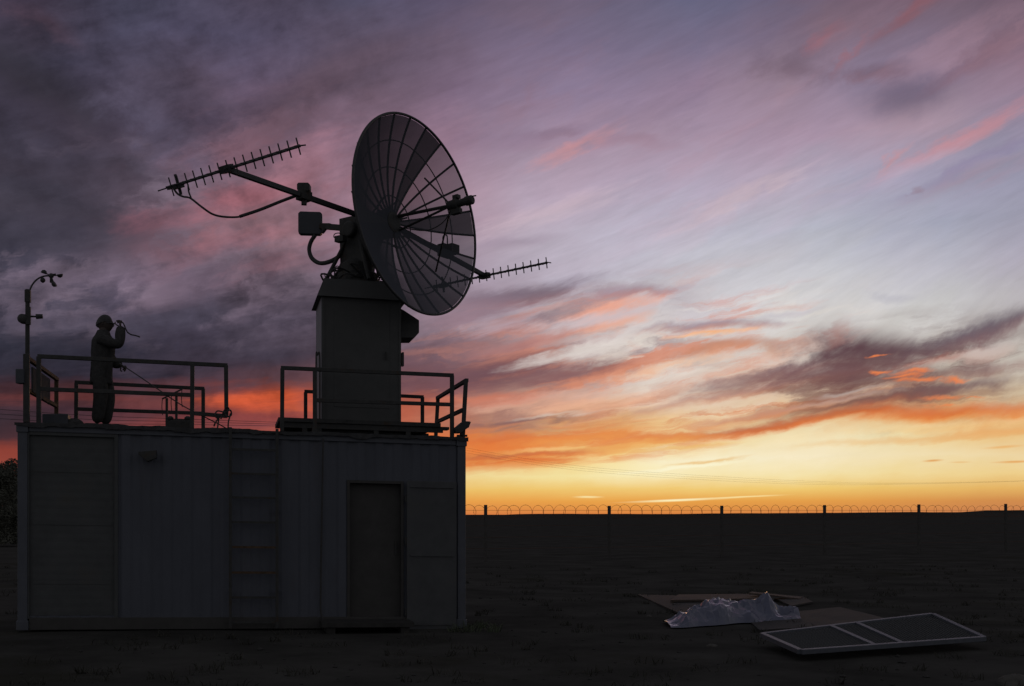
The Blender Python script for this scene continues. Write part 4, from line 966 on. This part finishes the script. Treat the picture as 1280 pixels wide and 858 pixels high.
sheet_(1110, 470, 230, 80, 6, .60, 3.2, .14, 71.7, .46, .62, (102,76,80), (128,82,72), .80)
sheet_(1050, 150, 420, 130, 18, .40, 1.7, .40, 83.1, .48, .70, (170,130,144), (196,160,172), .34)
sheet_(960, 100, 380, 90, 8, .50, 1.5, .30, 91.9, .50, .70, (118,102,124), (138,120,142), .28)
sheet_(620, 110, 260, 110, 20, .55, 1.6, .36, 15.2, .48, .70, (122,98,112), (150,118,134), .45)
sheet_(330, 235, 230, 120, 20, .65, 1.6, .34, 27.7, .46, .68, (150,110,124), (170,108,116), .62)
sheet_(200, 315, 330, 165, 8, .95, 1.9, .20, 39.4, .47, .66, (128,112,128), (128,112,128), .66)
sheet_(220, 400, 320, 110, 8, 1.0, 2.0, .16, 51.6, .48, .64, (70,63,76), (58,52,64), .70)
sheet_(90, 190, 240, 160, -14, .95, 1.7, -.20, 67.5, .50, .68, (54,50,60), (56,51,60), .32)
CLOUDS = []
def cloud(*a): CLOUDS.append(a)
# upper left: slate lumps, mauve gaps
cloud(58, 112, 105, 34, -24, (50,47,57), (53,48,57), .8, 2.2, 'p')
cloud(40, 190, 130, 40, -10, (54,52,66), (56,52,64), .55, 2.4, 'p')
cloud(60, 250, 120, 26, -12, (56,54,66), (58,54,64), .6, 2.4, 'p')
cloud(160, 212, 40, 14, -20, (72,66,80), (66,58,70), .6, 2.4, 'p')
cloud(110, 300, 150, 24, 4, (56,54,66), (58,54,64), .55, 2.4, 'p')
cloud(200, 165, 90, 30, -30, (90,84,104), (84,78,98), .5, 2.2, 'p')
cloud(55, 32, 50, 16, -20, (84,64,76), (84,64,76), .5, 2.2, 'p')
cloud(365, 140, 85, 34, 40, (84,70,82), (92,74,86), .6, 2.3, 'm')
cloud(440, 78, 90, 26, 20, (92,76,90), (100,80,92), .5, 2.3, 'm')
cloud(300, 252, 110, 22, 12, (168,98,108), (166,100,110), .5, 2.3, 'm')
cloud(300, 300, 90, 16, 14, (160,104,112), (150,98,108), .5, 2.4, 'm')
cloud(200, 275, 60, 16, 8, (108,72,82), (108,72,82), .5, 2.3, 'p')
cloud(375, 215, 60, 30, 50, (158,112,124), (158,112,124), .5, 2.2, 'm')
cloud(195, 368, 55, 18, 18, (132,114,130), (124,106,122), .65, 2.4, 'p')
cloud(150, 335, 120, 16, 6, (112,98,114), (106,92,108), .5, 2.4, 'p')
cloud(255, 352, 60, 26, 24, (88,74,88), (92,78,92), .6, 2.6, 'p')
cloud(335, 335, 55, 20, 10, (128,92,102), (124,86,96), .55, 2.4, 'p')
cloud(240, 402, 100, 26, 16, (64,60,74), (62,56,70), .75, 2.6, 'p')
cloud(310, 385, 50, 14, 26, (124,108,124), (110,96,112), .6, 2.4, 'p')
cloud(120, 400, 120, 14, 4, (80,74,90), (70,66,80), .5, 2.4, 'p')
cloud(60, 440, 160, 30, 0, (44,44,56), (43,42,54), .75, 1.8, 'p')
cloud(240, 455, 170, 20, 6, (60,53,66), (62,52,64), .55, 2.0, 'f')
cloud(80, 501, 150, 9, 2, (112,58,56), (110,56,56), .6, 1.8, 'f')
cloud(322, 499, 90, 12, 5, (214,92,56), (202,86,56), .9, 1.7, 'f')
cloud(120, 520, 220, 9, 2, (58,44,56), (64,46,56), .5, 2.0, 'f')
cloud(300, 525, 150, 8, 4, (128,62,64), (136,66,64), .55, 2.0, 'f')
# behind the dish and right of it
cloud(470, 220, 130, 60, 30, (150,116,132), (156,120,134), .4, 2.2, 'm')
cloud(640, 172, 55, 14, 4, (138,116,138), (146,122,142), .55, 2.4, 'm')
cloud(722, 184, 72, 9, 23, (210,142,140), (204,144,144), .5, 1.9, 'f')
cloud(790, 178, 60, 9, -6, (150,122,140), (160,130,146), .55, 2.3, 'f')
cloud(700, 160, 40, 6, 4, (126,104,124), (136,110,128), .55, 2.3, 'f')
cloud(700, 262, 110, 16, 14, (200,176,186), (196,176,186), .5, 2.2, 'f')
cloud(925, 245, 95, 9, 20, (196,174,184), (198,178,186), .6, 2.2, 'f')
cloud(640, 305, 75, 10, 6, (150,134,152), (160,144,160), .55, 2.3, 'm')
# upper right: mauve smudges and red streaks
cloud(1000, 86, 56, 27, -10, (114,96,112), (122,100,114), .75, 2.6, 'p', 0, True)
cloud(1032, 54, 34, 12, 36, (160,100,108), (150,106,116), .5, 2.2, 'm')
cloud(1062, 70, 36, 8, 58, (156,102,110), (150,106,116), .45, 2.2, 'm')
cloud(1130, 24, 70, 13, 26, (142,84,88), (134,90,98), .55, 2.1, 'm')
cloud(1100, 90, 46, 11, 2, (114,94,110), (132,98,108), .7, 2.2, 'm')
cloud(1132, 120, 62, 27, 2, (98,90,112), (112,98,116), .78, 1.9, 'm', 0, True)
cloud(1225, 70, 70, 16, 24, (124,92,104), (128,96,108), .5, 2.2, 'm')
cloud(1215, 166, 130, 11, 19, (206,130,130), (196,142,148), .5, 1.9, 'f')
cloud(1116, 198, 26, 7, 40, (206,138,138), (196,146,150), .5, 2.0, 'f')
cloud(1235, 196, 130, 10, 20, (140,130,158), (148,140,166), .75, 1.7, 'f')
cloud(1090, 226, 90, 10, 18, (168,160,182), (170,164,184), .6, 1.9, 'f')
cloud(1220, 218, 100, 12, 16, (158,136,152), (156,140,158), .6, 2.1, 'f')
cloud(1143, 236, 10, 6, 0, (150,132,148), (150,132,148), .7, 1.8, 'p')
cloud(1118, 368, 30, 7, -4, (182,180,188), (186,184,190), .7, 2.2, 'p')
# middle: the pink and mauve banks
cloud(660, 366, 110, 17, 6, (106,90,104), (138,96,100), .85, 2.2, 'f', .03)
cloud(590, 385, 70, 22, 4, (140,120,134), (148,118,130), .6, 2.3, 'm')
cloud(790, 368, 80, 10, 5, (160,138,150), (190,122,112), .8, 2.2, 'f')
cloud(770, 385, 75, 10, 9, (238,164,136), (232,170,150), .85, 2.0, 'f')
cloud(705, 418, 120, 12, 13, (190,130,120), (196,132,118), .75, 2.2, 'f')
cloud(770, 406, 60, 10, 12, (236,172,146), (232,178,156), .7, 2.1, 'f')
cloud(740, 400, 110, 9, 8, (204,194,200), (206,196,200), .55, 2.1, 'f')
cloud(620, 410, 60, 12, 10, (176,162,174), (172,156,168), .6, 2.2, 'f')
cloud(640, 455, 130, 22, 6, (116,82,88), (120,80,84), .82, 2.3, 'f')
cloud(590, 470, 110, 26, 2, (106,76,84), (112,76,82), .75, 2.0, 'f')
cloud(700, 470, 110, 13, 8, (128,90,92), (140,94,92), .72, 2.2, 'f')
cloud(600, 432, 90, 9, 8, (156,110,108), (160,112,110), .6, 2.2, 'f')
cloud(720, 444, 90, 9, 8, (228,220,214), (226,216,210), .65, 2.2, 'f')
cloud(760, 428, 90, 7, 10, (228,218,212), (226,218,212), .6, 2.2, 'f')
cloud(660, 500, 110, 7, 8, (222,180,160), (216,166,140), .6, 2.2, 'f')
cloud(610, 500, 80, 8, 4, (206,118,92), (206,124,100), .65, 2.0, 'f')
cloud(760, 500, 120, 9, 6, (232,172,138), (234,178,142), .6, 2.0, 'f')
cloud(650, 528, 110, 7, 6, (124,96,98), (130,94,92), .8, 2.0, 'f')
cloud(640, 541, 60, 5, 5, (150,116,106), (160,116,98), .7, 2.0, 'f')
cloud(690, 519, 60, 5, 8, (214,196,182), (210,186,168), .7, 2.0, 'f')
cloud(880, 406, 105, 8, 4, (160,142,152), (186,138,128), .92, 2.2, 'f', -.10)
cloud(890, 417, 55, 4.5, 5, (250,180,124), (246,188,140), .85, 1.8, 'f')
cloud(900, 437, 85, 12, 9, (192,130,104), (212,142,108), .9, 2.2, 'f', -.14)
cloud(965, 437, 34, 14, -14, (186,150,138), (206,158,132), .8, 2.3, 'm')
cloud(830, 462, 80, 8, 10, (240,196,164), (238,198,168), .65, 2.1, 'f')
cloud(985, 392, 60, 5, 5, (192,184,192), (196,190,194), .6, 2.2, 'f')
# right: the long dark bank rising to the right, burning underneath
cloud(905, 497, 190, 8, 9, (176,132,124), (208,140,106), .75, 2.1, 'f')
cloud(960, 474, 130, 13, 12, (128,98,102), (156,106,94), .9, 2.0, 'f', .03)
cloud(1045, 470, 110, 22, 6, (108,80,86), (124,82,76), .9, 1.9, 'f')
cloud(1075, 438, 85, 30, -4, (92,68,76), (102,72,74), 1., 2.0, 'm')
cloud(1130, 444, 120, 20, 3, (94,70,77), (106,74,75), .95, 2.0, 'f')
cloud(1052, 416, 22, 12, 52, (160,116,110), (170,118,108), .5, 2.2, 'm')
cloud(1230, 420, 120, 18, 16, (98,86,98), (128,96,98), .95, 1.9, 'f', .03)
cloud(1190, 452, 80, 8, 9, (190,112,92), (176,104,88), .65, 2.1, 'f')
cloud(1235, 442, 90, 8, 12, (208,200,194), (200,186,176), .7, 2.1, 'f')
cloud(1220, 466, 110, 10, 8, (156,128,124), (166,132,122), .7, 2.2, 'f')
cloud(1120, 476, 130, 14, 4, (100,72,75), (114,76,70), .85, 2.0, 'f')
cloud(1230, 482, 90, 9, 10, (216,206,192), (214,196,172), .6, 2.1, 'f')
cloud(1110, 503, 160, 15, 7, (112,82,82), (132,86,74), .92, 1.9, 'f')
cloud(1180, 488, 110, 10, 5, (106,80,84), (116,82,80), .8, 2.0, 'f')
cloud(1010, 512, 130, 6, 8, (206,190,180), (208,176,150), .6, 2.0, 'f')
cloud(1065, 493, 60, 5, 9, (196,182,174), (190,160,144), .6, 2.1, 'f')
cloud(960, 520, 120, 9, 8, (196,130,98), (216,136,88), .8, 2.0, 'f')
cloud(965, 538, 170, 9, 7, (186,108,78), (226,120,58), 1., 1.0, 'f', .05)
cloud(860, 546, 70, 6, 0, (226,138,76), (226,140,74), .85, 1.8, 'f')
cloud(1080, 522, 140, 10, 5, (176,98,68), (228,120,56), 1., 1.1, 'f')
cloud(1185, 519, 150, 11, 3, (210,110,64), (232,138,68), 1., 1.1, 'f')
cloud(1160, 535, 120, 6, 4, (244,212,160), (244,204,140), .6, 1.8, 'f')
cloud(1220, 543, 110, 6, 4, (228,160,92), (230,172,104), .8, 1.8, 'f')
cloud(1120, 551, 150, 5, 4, (234,188,128), (236,196,138), .6, 1.8, 'f')
for (x, y, a, b) in ((1145,467,24,3.6), (1100,466,13,2.6), (1132,473,20,2.6), (1150,477,26,2.8), (1184,497,30,3.6), (1195,477,17,3), (1175,506,17,2.2), (1216,498,10,2), (1098,447,12,2)):
    cloud(x, y+1.5, a*1.25, b*1.15, 2, (244,138,80), (240,126,70), .8, 2.6, 'f')
# left end of the glow: orange bars over the yellow
cloud(640, 555, 120, 9, 5, (216,108,58), (230,124,60), .9, 1.7, 'f')
cloud(700, 566, 120, 7, 5, (204,106,66), (226,126,62), .9, 1.7, 'f')
cloud(720, 546, 110, 8, 5, (230,140,74), (234,158,84), .75, 1.8, 'f')
cloud(640, 578, 100, 5, 3, (216,106,54), (228,140,74), .9, 1.5, 'f')
cloud(610, 570, 60, 5, 2, (172,88,64), (210,104,54), .6, 1.8, 'f')
cloud(690, 559, 60, 3.5, 4, (244,200,134), (240,190,120), .6, 1.8, 'f')
cloud(790, 556, 90, 7, 4, (236,170,94), (238,184,108), .75, 1.8, 'f')
cloud(850, 560, 90, 4, 4, (234,182,106), (238,194,124), .7, 1.8, 'f')
cloud(890, 577, 60, 3, 6, (232,184,112), (236,196,130), .75, 1.7, 'f')
cloud(860, 584, 90, 3, 6, (252,246,212), (252,246,212), .7, 1.6, 'f')
# bright trails and tiny clouds low over the horizon
cloud(845, 625.6, 72, 2.0, 2.2, (255,244,196), (254,236,176), 1., .8, 'f', 0, True)
cloud(925, 621.5, 60, 1.3, 2.5, (254,232,168), (252,226,156), .85, .9, 'f', 0, True)
cloud(735, 621.5, 20, 1.8, 0, (254,238,180), (252,228,160), .85, 1.2, 'f', 0, True)
cloud(1166, 576, 13, 1.8, 3, (222,158,90), (228,166,94), .9, 1., 'f', 0, True)
cloud(1268, 577.5, 26, 1.8, 1, (226,160,88), (230,168,94), .85, 1.1, 'f', 0, True)
cloud(1200, 578, 14, 1.3, 0, (232,186,122), (232,186,122), .7, 1.1, 'f', 0, True)
cloud(1255, 559, 26, 2.2, 3, (232,168,96), (234,180,108), .7, 1.4, 'f', 0, True)
# --- fine grain of the clouds themselves
grain = mth('ADD', mth('MULTIPLY', mth('SUBTRACT', tex['p'], .5), mth('ADD', mth('MULTIPLY', leftness, 1.05), .08)), mth('MULTIPLY', mth('SUBTRACT', tex['f'], .5), .30))
grain = mth('MULTIPLY', grain, smooth(V0, .35, 1.6, None, .12, 1.))
lum = mth('ADD', 1., grain)
# --- the clouds, bank by bank: each bank is a node group, and each third of the view only works out its own banks
def one(c, src, sky, px, py, A, B, deg, top, bot, op, fray=2., kind='f', curve=0., still=False):
    cx, cy = UVp(px, py)
    mk, yy = streak(src['U0' if still else 'Ul'], src['V0' if still else 'Vl'], src[kind], cx, cy, math.cos(R(deg)), math.sin(R(deg)), 100/A, 100/B, curve, fray)
    c = mixc(smooth(yy, -.8, .6), lin(bot), lin(top)) if top != bot else lin(top)
    return mixc(mth('MULTIPLY', mk, op), sky, c)
def bank(clouds):
    global wt, NN, LK
    keep = wt, NN, LK
    t = bpy.data.node_groups.new('cloud_bank', 'ShaderNodeTree'); wt, NN, LK = t, t.nodes, t.links
    for nm in ('Ul','Vl','U0','V0','f','p','m'): t.interface.new_socket(nm, in_out='INPUT', socket_type='NodeSocketFloat')
    t.interface.new_socket('Sky', in_out='INPUT', socket_type='NodeSocketColor'); t.interface.new_socket('Sky', in_out='OUTPUT', socket_type='NodeSocketColor')
    gi = NN.new('NodeGroupInput'); go2 = NN.new('NodeGroupOutput'); I = gi.outputs; sk = I['Sky']
    src = {k: I[k] for k in ('f','p','m')}
    k = mth('MULTIPLY', sk, 1e-7)                    # keeps the evaluation in order, bank after bank
    for q in ('Ul','Vl','U0','V0'): src[q] = mth('ADD', I[q], k)
    for c in clouds: sk = one(None, src, sk, *c)
    LK.new(sk, go2.inputs[0]); wt, NN, LK = keep; return t
SRC = {'Ul': Ul, 'Vl': Vl, 'U0': U0, 'V0': V0, 'f': tex['f'], 'p': tex['p'], 'm': tex['m']}
def third(lo, hi):
    cl = [c for c in CLOUDS if c[0]+1.9*c[2]+25 > lo and c[0]-1.9*c[2]-25 < hi]; sk = fieldc
    for i in range(0, len(cl), 16):
        t = bank(cl[i:i+16]); g_ = NN.new('ShaderNodeGroup'); g_.node_tree = t
        for k, v in SRC.items(): LK.new(v, g_.inputs[k])
        LK.new(sk, g_.inputs['Sky']); sk = g_.outputs[0]
    gm = NN.new('ShaderNodeVectorMath'); gm.operation = 'SCALE'; LK.new(sk, gm.inputs[0]); LK.new(lum, gm.inputs['Scale'])
    return gm.outputs[0]
# --- the rest of the dome: dull violet overhead and behind, a little paler low down
ring = NN.new('ShaderNodeValToRGB'); e = ring.color_ramp
e.elements[0].position = 0; e.elements[0].color = BACK_LOW = (.185,.180,.186,1); e.elements[1].position = 1; e.elements[1].color = (.098,.099,.112,1)
LK.new(smooth(el, 0., 1.2, kind='LINEAR'), ring.inputs[0])
rl = mth('ADD', .72, mth('MULTIPLY', puf, .56))
bk = NN.new('ShaderNodeVectorMath'); bk.operation = 'SCALE'; LK.new(ring.outputs[0], bk.inputs[0]); LK.new(rl, bk.inputs['Scale'])
absaz = mth('ABSOLUTE', az)
fb_ = mth('MAXIMUM', smooth(absaz, R(27), R(62)), smooth(el, R(25), R(50)))
def backg(c):
    b = NN.new('ShaderNodeBackground')
    if hasattr(c, 'is_output'): LK.new(c, b.inputs['Color'])
    else: b.inputs['Color'].default_value = c
    return b.outputs[0]
def mixs(f, a, b):
    n = NN.new('ShaderNodeMixShader'); LK.new(f, n.inputs[0]); LK.new(a, n.inputs[1]); LK.new(b, n.inputs[2]); return n.outputs[0]
CUT = (520, 880)
fr = mixs(mth('GREATER_THAN', U0, UVp(CUT[0], 430)[0]), backg(third(-900, CUT[0])), mixs(mth('GREATER_THAN', U0, UVp(CUT[1], 430)[0]), backg(third(*CUT)), backg(third(CUT[1], 2200))))
dome = mixs(fb_, fr, backg(bk.outputs[0]))
dome = mixs(smooth(el, -.02, -.004), backg((.02,.018,.016,1)), dome)
ow = NN.new('ShaderNodeOutputWorld'); LK.new(dome, ow.inputs['Surface'])
w.cycles.sampling_method = 'MANUAL'; w.cycles.sample_map_resolution = 512

# ------------------------------------------------------------------ the last of the sun, just on the horizon behind the fence
sun = bpy.data.lights.new('setting_sun', 'SUN'); sun.energy = .05; sun.angle = R(4); sun.color = (1, .50, .24)
so = bpy.data.objects.new('setting_sun', sun); col.objects.link(so)
sd = V((math.sin(R(9)), math.cos(R(9)), math.tan(R(2.2)))).normalized()
so.rotation_euler = (sd).to_track_quat('Z', 'Y').to_euler(); so.location = (4, 20, 12)

# ------------------------------------------------------------------ camera
cam = bpy.data.cameras.new('camera'); co_ = bpy.data.objects.new('camera', cam); col.objects.link(co_)
co_.location = (0, 0, EYE); co_.rotation_euler = (R(90), 0, 0)
cam.sensor_width = 36; cam.lens = F/1280*36; cam.shift_y = (643-429)/1280; cam.clip_end = 10000; cam.clip_start = .1
scn.camera = co_
scn.render.engine = 'CYCLES'
vs_ = scn.view_settings; vs_.view_transform = 'Standard'; vs_.look = 'None'; vs_.exposure = 0; vs_.gamma = 1; vs_.use_curve_mapping = False
scn.cycles.max_bounces = 3; scn.cycles.transparent_max_bounces = 24; scn.cycles.use_denoising = True
scn.cycles.filter_width = 1.5
